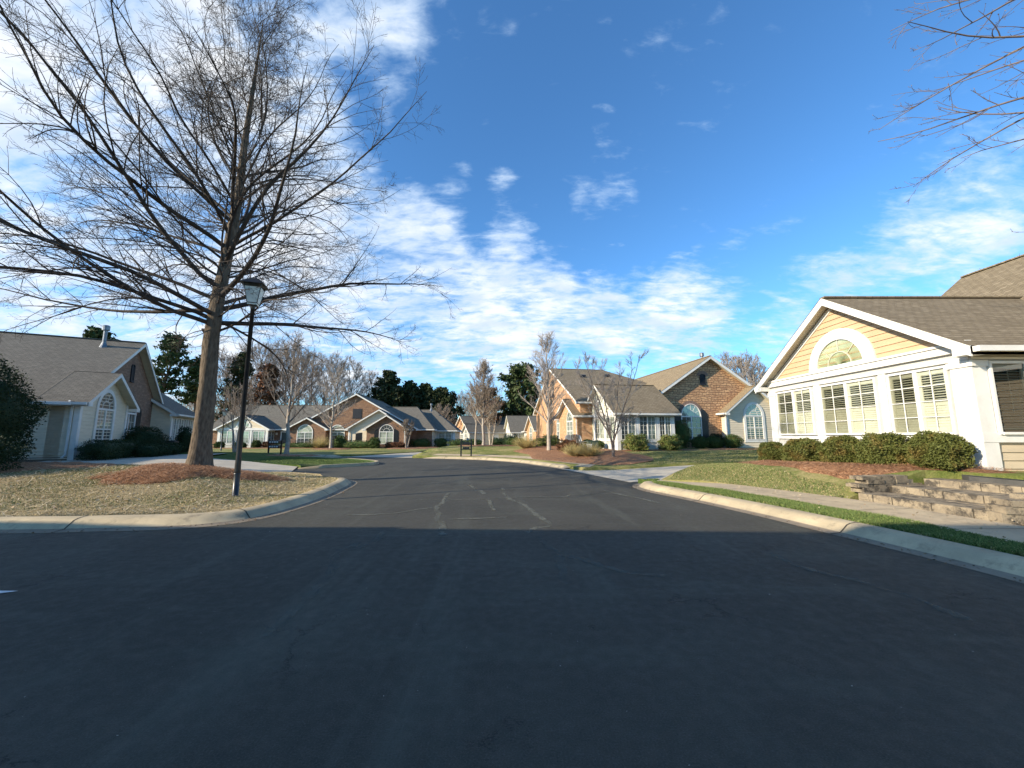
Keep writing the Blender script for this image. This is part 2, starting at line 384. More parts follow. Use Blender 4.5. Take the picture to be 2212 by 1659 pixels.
def strawm():
    m, nt, b = new_mat('pine_straw', .9, .2); P = geo_pos(nt)
    a = noise(nt, mapping(nt, P, (3, 22, 8), (0, 0, R(35))), 2.2, 4, .65, .8)
    a2 = noise(nt, mapping(nt, P, (22, 3, 8), (0, 0, R(20))), 2.0, 4, .65, .8)
    x = math_(nt, 'MAXIMUM', a, a2)
    c = ramp(nt, x, [(.40, (.075, .032, .016)), (.52, (.27, .135, .07)), (.62, (.48, .26, .135)), (.74, (.68, .45, .27))])
    nt.links.new(c, b.inputs['Base Color']); bump(nt, b, x, 1.0, .05)
    return m
straw = strawm()
needle = [noisy('straw_needle', (.52, .29, .155), (.30, .15, .075), 9, .85, 0, world_co=True), noisy('dry_stalk', (.68, .56, .36), (.48, .37, .22), 9, .85, 0, world_co=True)]
def bark(name, c1, c2, sc_=1.0, furrow=1.0):
    m, nt, b = new_mat(name, .95, .15); P = obj_co(nt)
    v = nt.nodes.new('ShaderNodeTexVoronoi'); v.inputs['Scale'].default_value = 1; v.feature = 'F1'
    nt.links.new(mapping(nt, P, (16*sc_, 16*sc_, 4.0*sc_)), v.inputs['Vector'])
    n = noise(nt, mapping(nt, P, (14*sc_, 14*sc_, 3*sc_)), 2.2, 6, .7, .6)
    x = math_(nt, 'ADD', math_(nt, 'MULTIPLY', v.outputs['Distance'], .35*furrow), math_(nt, 'MULTIPLY', n, .75))
    nt.links.new(ramp(nt, x, [(.30, c2), (.72, c1)]), b.inputs['Base Color']); bump(nt, b, x, 1.0, .035*furrow)
    return m
bark_oak = bark('oak_bark', (.19, .148, .105), (.055, .042, .031), 1.0, 1.0)
twig_oak = noisy('oak_twig', (.040, .031, .025), (.075, .058, .046), 4, .9, 0)
twig_red = noisy('reddish_twig', (.12, .088, .078), (.19, .15, .13), 4, .9, 0)
bark_pale = noisy('pale_smooth_bark', (.42, .36, .29), (.30, .25, .20), 5, .85, .2, .01)
twig_tan = noisy('tan_twig', (.20, .155, .12), (.28, .225, .175), 2, .9, 0)
twig_grey = noisy('grey_twig', (.28, .235, .20), (.38, .32, .27), 2, .9, 0)
bark_pine = noisy('pine_bark', (.12, .075, .05), (.20, .13, .09), 5, .95, .4, .03)
def leafm(name, c1, c2, c3, sc_=1.2):
    m, nt, b = new_mat(name, .7, .25); P = geo_pos(nt)
    n = noise(nt, P, sc_, 4, .6); f = noise(nt, P, sc_*14, 3, .6)
    c = mixc(nt, maprange(nt, f, .35, .65), c1, c2)
    c = mixc(nt, math_(nt, 'MULTIPLY', maprange(nt, n, .48, .68), .8), c, c3)
    nt.links.new(c, b.inputs['Base Color'])
    return m
leaf_box = leafm('boxwood_leaf', (.060, .075, .016), (.125, .13, .030), (.16, .11, .03), 3)
leaf_dark = leafm('holly_leaf', (.012, .028, .010), (.026, .050, .016), (.03, .045, .012), 2)
leaf_mid = leafm('shrub_leaf', (.035, .065, .015), (.075, .115, .028), (.12, .11, .03), 3)
leaf_lt = leafm('nandina_leaf', (.09, .13, .03), (.17, .19, .05), (.22, .14, .05), 4)
leaf_ced = leafm('cedar_spray', (.018, .030, .010), (.040, .052, .016), (.065, .050, .018), .5)
leaf_pine = leafm('pine_needle_leaf', (.025, .045, .014), (.055, .080, .022), (.085, .085, .03), .6)
leaf_rust = leafm('rusty_leaf', (.11, .045, .022), (.17, .075, .035), (.07, .05, .02), 1)
reed = noisy('dry_grass_blade', (.52, .41, .18), (.36, .29, .12), 3, .85, 0)
blade_g = noisy('grass_blade', (.035, .075, .014), (.21, .26, .075), 45, .8, 0, world_co=True, lo=.42, hi=.58)
blade_d = noisy('grass_blade_dry', (.62, .49, .26), (.20, .17, .07), 40, .85, 0, world_co=True, lo=.42, hi=.58)
hvac_m = noisy('unit_grille', (.02, .021, .022), (.035, .036, .036), 30, .5, .3, .01)
utilgreen = noisy('utility_green', (.07, .10, .07), (.10, .13, .09), 5, .6, .05, .004)

# ------------------------------------------------------------------ terrain
def ss(t): t = np.clip(t, 0, 1); return t*t*(3-2*t)
EY = [-20, 2, 6.4, 7.7, 9.25, 11.1, 12.8, 13.9, 17, 19.6, 22, 25, 28, 29, 90]
EX = [8.5, 8.4, 8.24, 8.05, 7.85, 7.0, 6.12, 5.24, 3.6, 3.9, 2.8, 1.2, -1, -6, -8]
TY = [-20, 9, 15, 17.5, 22, 27, 36, 60, 100]
TZ = [.80, .80, .54, .32, .42, .68, .68, .2, 0]
KL = [(-60, 6.1), (-30, 6.3), (-14, 6.5), (-8.5, 6.62), (-7.2, 6.74), (-6.3, 6.83), (-5.6, 7.02), (-5.1, 7.38), (-4.82, 7.9), (-4.71, 8.7), (-4.69, 9.73), (-4.78, 10.8), (-4.95, 11.9), (-5.15, 13.0), (-5.42, 13.8), (-5.85, 14.35), (-6.5, 14.7)]
KR = [(5.62, -12), (5.62, 0), (5.62, 2.5), (5.59, 4.4), (5.45, 5.5), (5.24, 6.6), (4.95, 8.0), (4.45, 9.8), (4.1, 10.8), (3.85, 11.6), (3.8, 12.4), (4.05, 13.1), (4.5, 13.6)]
KF = [(2.35, 19.2), (2.05, 19.9), (1.5, 21), (.5, 23.1), (-.8, 24.8), (-2.2, 26), (-4.4, 27.2), (-6.4, 27.8)]
KI = [(-10.75, 19.75), (-9.9, 20.2), (-9.1, 20.9), (-8.5, 21.5), (-8.25, 22.1), (-8.5, 22.9), (-9.3, 23.8), (-10.6, 24.9), (-12.5, 26.1), (-15, 27.4), (-20, 29.6), (-30, 32.5), (-60, 39)]
KM = [(-7.9, 28.6), (-9.5, 28.9)]
KM2 = [(-13.2, 29.6), (-14.5, 29.9), (-18, 30.9), (-22, 32.2), (-30, 34.6), (-60, 42)]
def catmull(pts, n=5):
    P = [np.array(p, float) for p in pts]; out = []
    for i in range(len(P)-1):
        p0 = P[max(i-1, 0)]; p1 = P[i]; p2 = P[i+1]; p3 = P[min(i+2, len(P)-1)]
        for k in range(n):
            t = k/n
            out.append(.5*((2*p1)+(-p0+p2)*t+(2*p0-5*p1+4*p2-p3)*t*t+(-p0+3*p1-3*p2+p3)*t**3))
    out.append(P[-1]); return [tuple(q) for q in out]
def offset(pl, d):
    """shift a polyline to its left by d"""
    P = np.array(pl, float); T = np.gradient(P, axis=0); T /= np.linalg.norm(T, axis=1)[:, None]
    Nn = np.stack([-T[:, 1], T[:, 0]], 1)
    return [tuple(q) for q in P+Nn*d]
def dist_pl(x, y, pl):
    x = np.asarray(x, float); best = np.full(x.shape, 1e9)
    for (ax, ay), (bx, by) in zip(pl[:-1], pl[1:]):
        vx, vy = bx-ax, by-ay; t = np.clip(((x-ax)*vx+(y-ay)*vy)/(vx*vx+vy*vy+1e-9), 0, 1)
        best = np.minimum(best, np.hypot(x-ax-t*vx, y-ay-t*vy))
    return best
def H_right(x, y):
    x = np.asarray(x, float); y = np.asarray(y, float)
    d = (x-np.interp(y, EY, EX))*.9
    w = np.interp(y, [12, 16, 20], [2.0, 4.0, 5.5])
    top = np.interp(y, TY, TZ)
    return .165+(top-.165)*ss(d/w)
def H_left(x, y):
    x = np.asarray(x, float); y = np.asarray(y, float)
    d = dist_pl(x, y, KL)-.6
    a = .15+.42*ss(d/5)*(1-.8*ss((y-13)/2.5)*ss((x+13.5)/4))
    a += .10*np.exp(-((x+10)**2+(y-12.3)**2)/3.0)
    return np.where(y > 15.5, np.maximum(a, 0), a)
def H_far(x, y):
    x = np.asarray(x, float); return .14-.0*x
def Hs(f, x, y): return float(f(np.array([x]), np.array([y]))[0])

def region(name, poly, hf, mat, step=.6, off=0., kind='structure', skirt=.0, bumpy=0.):
    """a sheet over a polygon, draped on the terrain function"""
    pl = [Vector((float(p[0]), float(p[1]))) for p in poly]
    n = len(pl); P = np.array([(p.x, p.y) for p in pl])
    xs = np.arange(P[:, 0].min()+step*.5, P[:, 0].max(), step); ys = np.arange(P[:, 1].min()+step*.5, P[:, 1].max(), step)
    gx, gy = np.meshgrid(xs, ys); gx = gx.ravel(); gy = gy.ravel()
    ins = np.zeros(len(gx), bool)
    for i in range(n):
        x1, y1 = P[i]; x2, y2 = P[(i+1) % n]
        c = ((y1 > gy) != (y2 > gy)) & (gx < (x2-x1)*(gy-y1)/(y2-y1+1e-12)+x1); ins ^= c
    gx = gx[ins]; gy = gy[ins]
    dd = dist_pl(gx, gy, [tuple(q) for q in P]+[tuple(P[0])]) > step*.35
    gx = gx[dd]; gy = gy[dd]
    vs = pl+[Vector((a, b)) for a, b in zip(gx, gy)]
    ed = [(i, (i+1) % n) for i in range(n)]
    ov, oe, of, *_ = delaunay_2d_cdt(vs, ed, [], 1, 1e-5)
    X = np.array([v.x for v in ov]); Y = np.array([v.y for v in ov]); Z = hf(X, Y)+off
    if bumpy: Z = Z+RNG.normal(0, bumpy, len(Z))
    mb = bpy.data.meshes.new(name)
    V = [(a, b, c) for a, b, c in zip(X, Y, Z)]; F = []
    for f in of:
        a, b, c = [ov[k] for k in f[:3]]
        F.append(tuple(f) if (b-a).cross(c-a) > 0 else tuple(reversed(f)))
    if skirt:
        m = len(V); ring = list(range(n))
        for k in ring: V.append((V[k][0], V[k][1], V[k][2]-skirt))
        for k in range(n): F.append((k, (k+1) % n, m+(k+1) % n, m+k))
    mb.from_pydata(V, [], F); mb.materials.append(mat)
    mb.polygons.foreach_set('use_smooth', [len(f) == 3 for f in F]); mb.update()
    o = link(bpy.data.objects.new(name, mb)); o['kind'] = kind
    return o
def sheet(name, x0, x1, y0, y1, z, mat):
    mb = MB(); mb.poly([(x0, y0, z), (x1, y0, z), (x1, y1, z), (x0, y1, z)]); o = mb.build(name, mat); o['kind'] = 'structure'; return o
sheet('ground', -900, 900, -300, 1500, -.12, grass_d)
sheet('road', -75, 60, -30, 62, 0, asph)

KLs, KRs, KFs, KIs = catmull(KL), catmull(KR), catmull(KF), catmull(KI)
KM2s = catmull(KM2)
def sweep_kerb(name, pl, side=1, taper=(0, 0), seg=None):
    """gutter pan + rolled kerb; the lawn is on the left of the line when side=1"""
    prof = [(0, .004), (.17, .012), (.21, .022), (.28, .075), (.35, .130), (.42, .152), (.52, .162), (.60, .160), (.63, .155), (.63, -.1)]
    pts = pl; V = []; F = []; n = len(prof); L = len(pts)
    for i, _ in enumerate(pts): pass
    offs = [offset(pts, side*a) for a, _ in prof]
    for i in range(L):
        k = 1.0
        if taper[0] and i < taper[0]: k = i/taper[0]
        if taper[1] and L-1-i < taper[1]: k = min(k, (L-1-i)/taper[1])
        for j, (a, h) in enumerate(prof):
            V.append((offs[j][i][0], offs[j][i][1], h if h < .03 else .02+(h-.02)*(.12+.88*k)))
    for i in range(L-1):
        for j in range(n-1):
            q = (i*n+j, (i+1)*n+j, (i+1)*n+j+1, i*n+j+1)
            F.append(q if side == -1 else tuple(reversed(q)))
    me = bpy.data.meshes.new(name); me.from_pydata(V, [], F); me.materials.append(kerbm); me.materials.append(gutterm)
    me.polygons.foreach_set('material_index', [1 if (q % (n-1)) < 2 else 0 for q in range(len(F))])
    me.polygons.foreach_set('use_smooth', [True]*len(F)); me.update()
    o = link(bpy.data.objects.new(name, me)); o['kind'] = 'structure'
    # expansion joints
    mb = MB(); acc = 0; nxt = 1.3
    for i in range(1, L-1):
        acc += math.dist(pts[i], pts[i-1])
        if acc > nxt and abs(pts[i][0]) < 25:
            nxt = acc+3.05
            for j in range(n-2):
                p = Vector(V[i*n+j]); q = Vector(V[i*n+j+1]); t = Vector((pts[i+1][0]-pts[i-1][0], pts[i+1][1]-pts[i-1][1], 0)).normalized()*.012
                u = Vector((0, 0, .004))
                mb.poly([p-t+u, p+t+u, q+t+u, q-t+u])
    if mb.f: j_ = mb.build('kerb_joint', jointm, o)
    return o
sweep_kerb('kerb', KLs, 1, (0, 8)); sweep_kerb('kerb', KRs, -1, (0, 6)); sweep_kerb('kerb', KFs, -1, (4, 3)); sweep_kerb('kerb', KIs, -1 if False else -1, (5, 0)); sweep_kerb('kerb', KM2s, -1, (4, 0))

# lawns
left_in = offset(KLs, .625)
island = [p for p in left_in]+[(-7.4, 15.15), (-9.1, 15.75), (-9.9, 15.35), (-11.8, 14.2), (-14, 14.4), (-16.2, 14.9), (-20, 15.2), (-26, 12.8), (-36, 8.5), (-60, 8)]
region('left_lawn', island, H_left, grass_d, .45, 0, skirt=.3)
left_yard = [(-60, 8.1), (-36, 8.6), (-26, 12.9), (-20, 15.3), (-22, 19), (-21, 24), (-19, 26), (-24, 30), (-60, 37)]
def H_ly(x, y): return .42+0*np.asarray(x, float)
region('left_yard', left_yard, H_ly, grass_b, 1.5, 0, skirt=.3)
island2 = [(-10.9, 20.0)]+[p for p in offset(KIs, -.625)][1:]+[(-60, 37.5), (-24, 30.2), (-19, 26.1), (-17.5, 21.6), (-13.9, 20.6)]
def H_i2(x, y):
    x = np.asarray(x, float); d = dist_pl(x, y, KI)-.6
    return .15+.10*ss(d/3)+.18*ss((-15-x)/5)
region('island_lawn', island2, H_i2, grass_b, .9, 0, skirt=.3)
def H_ld(x, y):
    x = np.asarray(x, float); return .012+.45*ss((-9.2-x)/8.5)
left_drive = [(-9.08, 15.83), (-10.9, 19.95), (-13.9, 20.65), (-17.5, 21.65), (-19, 26.1), (-21, 24), (-22, 19), (-19.9, 15.25), (-16.2, 14.95), (-14, 14.45), (-11.8, 14.25), (-9.9, 15.4)]
region('left_driveway', left_drive, H_ld, drivem, .8, .0)
R_in = offset(KRs, -.625)
sw_near = catmull([(6.82, -12), (6.82, 2.5), (6.80, 5.3), (6.75, 6.4), (6.5, 7.75), (5.99, 9.5), (5.25, 11.4), (4.6, 12.7), (4.35, 13.5)], 5)
sw_far = catmull([(8.45, -12), (8.42, 2.5), (8.3, 5.5), (8.1, 7.0), (7.85, 8.9), (7.0, 11.08), (6.12, 12.78), (5.3, 13.9)], 5)
def inset_xy(pl, d): return [(x-d, y) for x, y in pl]
# verge between kerb and sidewalk, sidewalk, sloping lawn
verge = R_in[:-2]+[(4.3, 13.45)]+list(reversed(sw_near[:-1]))
def H_verge(x, y): return .158+0*np.asarray(x, float)
region('verge_lawn', verge, H_verge, grass_b, .35, 0, bumpy=.004, skirt=.3)
walk = sw_near+[(4.8, 13.95)]+list(reversed(sw_far))
def H_walk(x, y): return .165-.11*ss((np.asarray(y, float)-11.6)/2.2)
region('sidewalk', walk, H_walk, walkm, .7, .004)
drive_near = [(4.1, 13.72), (4.8, 13.92), (5.4, 14.0), (6.3, 14.8), (7.3, 15.7), (8.5, 16.4), (10.0, 16.7), (14, 17.0), (22, 17.0)]
drive_far = [(2.3, 19.45), (3.0, 18.7), (3.4, 18.25), (4.8, 18.0), (8.4, 18.2), (12, 18.7), (16, 19.9), (22, 21.3)]
def H_drv(x, y):
    x = np.asarray(x, float); y = np.asarray(y, float)
    return np.interp(dist_pl(x, y, [(4.1, 13.72), (2.3, 19.45)]), [0, 1.2, 4.5, 8, 18], [.004, .03, .25, .35, .40])
lawnR = [p for p in sw_far if p[1] < 6.55]+[(10.3, 6.35), (10.4, 9.2), (9.9, 9.42), (7.95, 9.33)]+[p for p in sw_far if p[1] > 9.4][:-1]+[(5.32, 14.0), (6.2, 15.0), (7.2, 15.9), (8.4, 16.6), (10.0, 16.9), (14, 17.2), (60, 17.2), (60, -12)]
def H_lawnR(x, y):
    h = H_right(x, y); y = np.asarray(y, float); return h-(.10)*ss((y-12.6)/1.6)*(1-ss((np.asarray(x, float)-5.6)/2.0))
region('right_lawn', lawnR, H_lawnR, grass_a, .45, 0, bumpy=.006, skirt=.3)
driveR = drive_near+list(reversed(drive_far))
region('right_driveway', driveR, H_drv, drivem, .8, .004)
far_in = offset(KFs, -.625)
def H_lc(x, y):
    x = np.asarray(x, float); y = np.asarray(y, float)
    d = np.minimum(dist_pl(x, y, KF)-.6, np.maximum((y-18.2)*.9, 0)+.0)
    top = np.interp(y, [18, 22, 27, 36, 60, 100], [.36, .46, .66, .66, .2, 0])
    base = np.where(x > 4, np.interp(x, [4, 8, 12, 22], [.10, .29, .38, .42]), .15)
    return base+(top-base)*ss(dist_pl(x, y, KF[:]+[]) / 9.0) if False else base+(top-base)*ss(np.minimum(dist_pl(x, y, KF)-.6, 9)/8.0)
lawnC = [(60, 17.4), (22, 21.1), (16, 19.7), (12, 18.5), (8.4, 18.0), (4.8, 17.85), (3.4, 18.1), (2.95, 18.6)]+far_in[2:]+[(-7.3, 28.6), (-6.9, 34), (-6.6, 42), (-6.8, 60), (60, 60)]
region('center_lawn', lawnC, H_lc, grass_a, .9, 0, skirt=.3)
def H_m(x, y): return .14-.1*ss((np.asarray(y, float)-30)/20)
lawnM = [(-12.4, 30.1)]+[(-13.2, 30.2)]+offset(KM2s, -.625)[3:]+[(-60, 60), (-12, 60), (-8.6, 46), (-8.2, 38), (-10.5, 33.5)]
region('far_lawn', lawnM, H_m, grass_a, 1.5, 0, skirt=.3)
region('far_driveway', [(-6.4, 28.4), (-8.5, 28.9), (-13.3, 29.7), (-12.2, 30.7), (-10.4, 33.7), (-8.1, 38), (-8.5, 46), (-10, 62), (-4, 62), (-6.6, 46), (-6.6, 42), (-6.9, 34), (-7.3, 28.7)], lambda x, y: .02+.06*ss((np.asarray(y, float)-28.5)/5), drivem, 1.5, 0)
far_walk_a = offset(KFs, -1.35); far_walk_b = offset(KFs, -2.5)
region('sidewalk', [(2.95, 18.75)]+far_walk_a[3:]+list(reversed(far_walk_b[3:]))+[(3.6, 18.2)], H_lc, walkm, .8, .012)
# straw beds
def blob(cx, cy, rx, ry, rot=0, n=28, j=.1, seed=0):
    r = random.Random(seed); out = []; ph = [r.uniform(0, 6.3) for _ in range(4)]
    for k in range(n):
        a = 2*math.pi*k/n; q = 1+j*math.sin(3*a+ph[0])+j*.6*math.sin(5*a+ph[1])+j*.4*math.sin(9*a+ph[2])
        x = rx*q*math.cos(a); y = ry*q*math.sin(a); out.append((cx+x*math.cos(rot)-y*math.sin(rot), cy+x*math.sin(rot)+y*math.cos(rot)))
    return out
BEDS = []
def bed(poly, hf, dome=.07, needles=0, step=.3, off=.018, nl=.14):
    P = [tuple(p) for p in poly]; ring = P+[P[0]]
    def h2(x, y): return hf(x, y)+dome*ss(dist_pl(x, y, ring)/.45)+off-.03*(dist_pl(x, y, ring) < .02)
    o = region('straw_bed', P, h2, straw, step, 0, 'stuff', bumpy=.02)
    tag(o, kind='stuff'); BEDS.append((P, h2, needles, nl)); return o
bed(blob(-9.45, 11.6, 2.15, 1.5, .35, j=.18, n=44, seed=3), H_left, .07, 11000)
bed([(-14.2, 14.3), (-13.6, 13.4), (-14.3, 12.1), (-14.6, 10.6), (-16, 9.6), (-20, 9.0), (-30, 9.4), (-26, 12.7), (-20, 15.0), (-16.2, 14.8)], H_left, .06, 2500)
bed([(9.3, 16.6), (9.05, 15.2), (8.65, 13.2), (8.45, 11.3), (8.6, 10.2), (9.2, 9.75), (9.9, 9.48), (10.42, 9.15), (10.42, 8.62), (11.1, 8.5), (11.22, 9.2), (11.22, 16.4), (10.6, 16.9)], H_right, .07, 9000)
bed([(8.62, 6.45), (9.3, 6.35), (12, 6.2), (12, 3), (8.62, 3)], H_right, .05, 800)
bed([(1.2, 27.6), (1.3, 24.6), (2.4, 22.3), (3.6, 20.4), (4.3, 19.3), (5.6, 18.9), (6.9, 19.5), (7.7, 21.0), (7.9, 22.6), (7.5, 24.2), (7.6, 25.7), (12.0, 26.3), (24, 28.2), (24, 28.9), (13, 27.2), (7.2, 26.4), (5.6, 31), (4.6, 36), (3.2, 36), (1.4, 32), (-.2, 30.5)], H_lc, .06, 5200, .5)
bed(blob(-17.06, 29.2, 2.6, 1.2, .1, seed=5), H_i2 if False else (lambda x, y: H_i2(x, y)), .06, 300, .5) if False else None
bed(blob(-15.9, 28.4, 1.9, .75, .3, seed=5), H_i2, .06, 300)
bed(blob(-20.9, 45.2, 2.2, 1.5, 0, seed=6), H_m, .12, 200, .5)
bed(blob(-13.0, 47.9, 2.6, 1.3, 0, seed=7), H_m, .1, 200, .5)
bed(blob(-2.8, 38.2, 3.0, 1.6, 0, seed=8), H_lc, .08, 200, .5)
bed([(-39, 50.6), (-39, 48.9), (-33, 48.6), (-26, 49.6), (-12.5, 50.4), (-9.8, 52), (-9.8, 60), (-12, 60), (-14.5, 52.4)], H_m, .06, 0, .9)
bed(blob(-23.7, 33.3, 2.1, 1.1, .2, seed=9), lambda x, y: H_m(x, y) + .02, .06, 100, .5) if False else None

def needles_mesh(name, P, h2, n, L, mats_i, lift=.03):
    P_ = np.array(P); x0, y0 = P_.min(0); x1, y1 = P_.max(0); X = []; Y = []
    x = RNG.uniform(x0, x1, n*6); y = RNG.uniform(y0, y1, n*6); ins = np.zeros(len(x), bool); m = len(P_)
    for i in range(m):
        ax, ay = P_[i]; bx, by = P_[(i+1) % m]
        ins ^= ((ay > y) != (by > y)) & (x < (bx-ax)*(y-ay)/(by-ay+1e-12)+ax)
    x = x[ins][:n]; y = y[ins][:n]; n = len(x)
    a = RNG.uniform(0, math.pi*2, n); L_ = L*RNG.uniform(.5, 1.4, n); w = RNG.uniform(.0025, .005, n)*(L/.14)**.5
    d = np.stack([np.cos(a), np.sin(a)], 1); e = np.stack([-d[:, 1], d[:, 0]], 1)
    z = h2(x, y)+lift*RNG.uniform(.1, 1, n); tz = RNG.normal(0, .18, n)*L_*.5
    C = np.stack([x, y, z], 1); D = np.concatenate([d*L_[:, None]*.5, tz[:, None]], 1); E = np.concatenate([e*w[:, None], np.zeros((n, 1))], 1)
    V = np.stack([C-D-E, C-D+E, C+D+E, C+D-E], 1).reshape(-1, 3); F = np.arange(n*4).reshape(n, 4)
    o = np_mesh(name, V, F, needle[mats_i]); o['kind'] = 'stuff'; return o
for P, h2, n, nl in BEDS:
    if n: needles_mesh('straw_litter', P, h2, n, nl if nl < .4 else .26, 0, .05)
# ------------------------------------------------------------------ grass blades near the camera
def blades(name, poly, hf, n, hgt, mat, w=.006, lean=.5, mask=None):
    P_ = np.array(poly); x0, y0 = P_.min(0); x1, y1 = P_.max(0)
    x = RNG.uniform(x0, x1, n*4); y = RNG.uniform(y0, y1, n*4); ins = np.zeros(len(x), bool); m = len(P_)
    for i in range(m):
        ax, ay = P_[i]; bx, by = P_[(i+1) % m]
        ins ^= ((ay > y) != (by > y)) & (x < (bx-ax)*(y-ay)/(by-ay+1e-12)+ax)
    if mask is not None: ins &= mask(x, y)
    x = x[ins][:n]; y = y[ins][:n]; n = len(x)
    cl = .6+.8*RNG.random(n)*(.6+.4*np.sin(x*3.1)*np.cos(y*2.7))
    a = RNG.uniform(0, 2*math.pi, n); h = hgt*cl; z = hf(x, y)
    b = np.stack([x, y, z-.005], 1); e = np.stack([np.cos(a)*w, np.sin(a)*w, 0*a], 1)
    la = RNG.uniform(0, 2*math.pi, n); lr = RNG.uniform(0, lean, n)*h*1.6
    t = b+np.stack([np.cos(la)*lr, np.sin(la)*lr, h], 1)
    V = np.stack([b-e, b+e, t], 1).reshape(-1, 3); F = np.arange(n*3).reshape(n, 3)
    o = np_mesh(name, V, F, mat); o['kind'] = 'stuff'; return o
def crop(poly, x0, x1, y0, y1): return poly
verge_near = [(x, y) for x, y in R_in if 2.6 < y < 13.2]+list(reversed([(x, y) for x, y in sw_near if 2.6 < y < 13.2]))
blades('grass', verge_near, H_verge, 60000, .065, blade_g, .008, .8)
blades('grass', verge_near, H_verge, 9000, .05, blade_d, .006, .8)
lawn_near = [(x, y) for x, y in sw_far if 9.3 < y < 13.9]+[(6.2, 14.9), (8.3, 16.4), (9.0, 16.3), (8.5, 14.4), (8.2, 12.6), (8.15, 11.0), (8.4, 9.8)]
blades('grass', lawn_near, H_lawnR, 34000, .055, blade_g, .008, .8)
blades('grass', lawn_near, H_lawnR, 26000, .05, blade_d, .008, 1.0)
isl_near = [p for p in left_in if -17 < p[0] and p[1] < 14.6]+[(-7.6, 14.9), (-9.2, 15.3), (-11.8, 14.0), (-14, 14), (-17, 12)]
def dens(x, y): return np.sin(x*1.7+y*.8)+np.sin(y*2.3-x*.9)+RNG.normal(0, .7, len(x)) > -.3
blades('grass', isl_near, H_left, 26000, .04, blade_g, .006, .8, lambda x, y: (y > 8.4+.15*(x+5)**1) & dens(x, y))
blades('grass', isl_near, H_left, 60000, .04, blade_d, .006, 1.2)
needles_mesh('dry_stalk_litter', isl_near, H_left, 4400, .25, 1, .05)
blades('grass', [(-8.3, 22.5), (-9.2, 20.9), (-10.6, 20.3), (-14, 21), (-16, 27), (-13, 25.6)], H_i2, 9000, .05, blade_g, .01, .8)
blades('grass', [(4.6, 18.4), (8.4, 18.2), (12, 18.7), (16, 20), (18, 27), (8, 25), (7.9, 22), (7.0, 19.2)], H_lc, 24000, .05, blade_g, .009, .8)
blades('grass', [(4.6, 18.4), (8.4, 18.2), (12, 18.7), (16, 20), (18, 27), (8, 25), (7.9, 22), (7.0, 19.2)], H_lc, 14000, .05, blade_d, .009, .8)

# pavement joints
def strip(name, pts, w, z, mat, jit=0.):
    P = catmull(pts, 6); rr = random.Random(len(pts)*7+int(pts[0][0]*10)); n = len(P)
    ws = [w*(.6+.8*rr.random()) if jit else w for _ in P]
    a = offset(P, .5); T = [((a[i][0]-P[i][0])*2, (a[i][1]-P[i][1])*2) for i in range(n)]
    mb = MB(); L = []; Rr = []; cum = [0]
    for i in range(1, n): cum.append(cum[-1]+math.dist(P[i], P[i-1]))
    for i, p in enumerate(P):
        ox = (rr.random()-.5)*jit; oy = (rr.random()-.5)*jit
        zz = z(p[0], p[1]) if callable(z) else z
        L.append((p[0]+ox+T[i][0]*ws[i]/2, p[1]+oy+T[i][1]*ws[i]/2, zz)); Rr.append((p[0]+ox-T[i][0]*ws[i]/2, p[1]+oy-T[i][1]*ws[i]/2, zz))
    for i in range(n-1): mb.poly([Rr[i], Rr[i+1], L[i+1], L[i]], [(cum[i], 0), (cum[i+1], 0), (cum[i+1], 1), (cum[i], 1)])
    o = mb.build(name, mat); o['kind'] = 'structure'; return o

def litter(name, xs, ys, zs, size, cols, n, seed):
    rng = np.random.default_rng(seed); a = rng.uniform(0, 6.28, n); s = size*rng.uniform(.5, 1.3, n)
    d = np.stack([np.cos(a)*s, np.sin(a)*s, rng.normal(0, .25, n)*s], 1); e = np.stack([-np.sin(a)*s*.6, np.cos(a)*s*.6, rng.normal(0, .25, n)*s], 1)
    C = np.stack([xs, ys, zs+size*.35], 1); V = np.stack([C-d, C-e, C+d, C+e], 1).reshape(-1, 3)
    o = np_mesh(name, V, np.arange(n*4).reshape(n, 4), noisy(name, cols[0], cols[1], 30, .85, 0, world_co=True)); o['kind'] = 'stuff'
rl = np.random.default_rng(77)
def along(pl, n, d0, d1, lo, hi):
    P = np.array([p for p in pl if lo < p[1] < hi and abs(p[0]) < 16]); t = rl.uniform(0, len(P)-1.01, n); i = t.astype(int); q = P[i]*(1-(t-i))[:, None]+P[i+1]*(t-i)[:, None]
    T = P[i+1]-P[i]; T /= np.linalg.norm(T, axis=1)[:, None]; return q+np.stack([-T[:, 1], T[:, 0]], 1)*rl.uniform(d0, d1, n)[:, None]
q = along(KLs, 260, -.10, .24, 5, 14); litter('leaf_litter', q[:, 0], q[:, 1], np.full(len(q), .012), .018, ((.20, .12, .06), (.08, .055, .035)), len(q), 1)
q = along(KRs, 300, -.24, .14, 2, 13); litter('leaf_litter', q[:, 0], q[:, 1], np.full(len(q), .012), .018, ((.22, .14, .07), (.08, .055, .035)), len(q), 2)
x = rl.uniform(-14, -5.4, 700); y = rl.uniform(7.6, 13.8, 700); k = dist_pl(x, y, KL) > .75; x, y = x[k], y[k]; litter('leaf_litter', x, y, H_left(x, y)+.02, .03, ((.34, .20, .10), (.62, .52, .38)), len(x), 3)
x = rl.uniform(5.9, 8.6, 500); y = rl.uniform(3, 13, 500); k = (dist_pl(x, y, KR) > .8); x, y = x[k], y[k]; litter('leaf_litter', x, y, np.where(x > np.interp(y, EY, EX), H_right(x, y), .165)+.035, .022, ((.50, .42, .30), (.26, .16, .08)), len(x), 4)
x = rl.uniform(-6, 5, 420); y = rl.uniform(1.8, 14, 420); litter('road_grit', x, y, np.full(420, .004), .006, ((.42, .40, .34), (.16, .15, .13)), 420, 5)
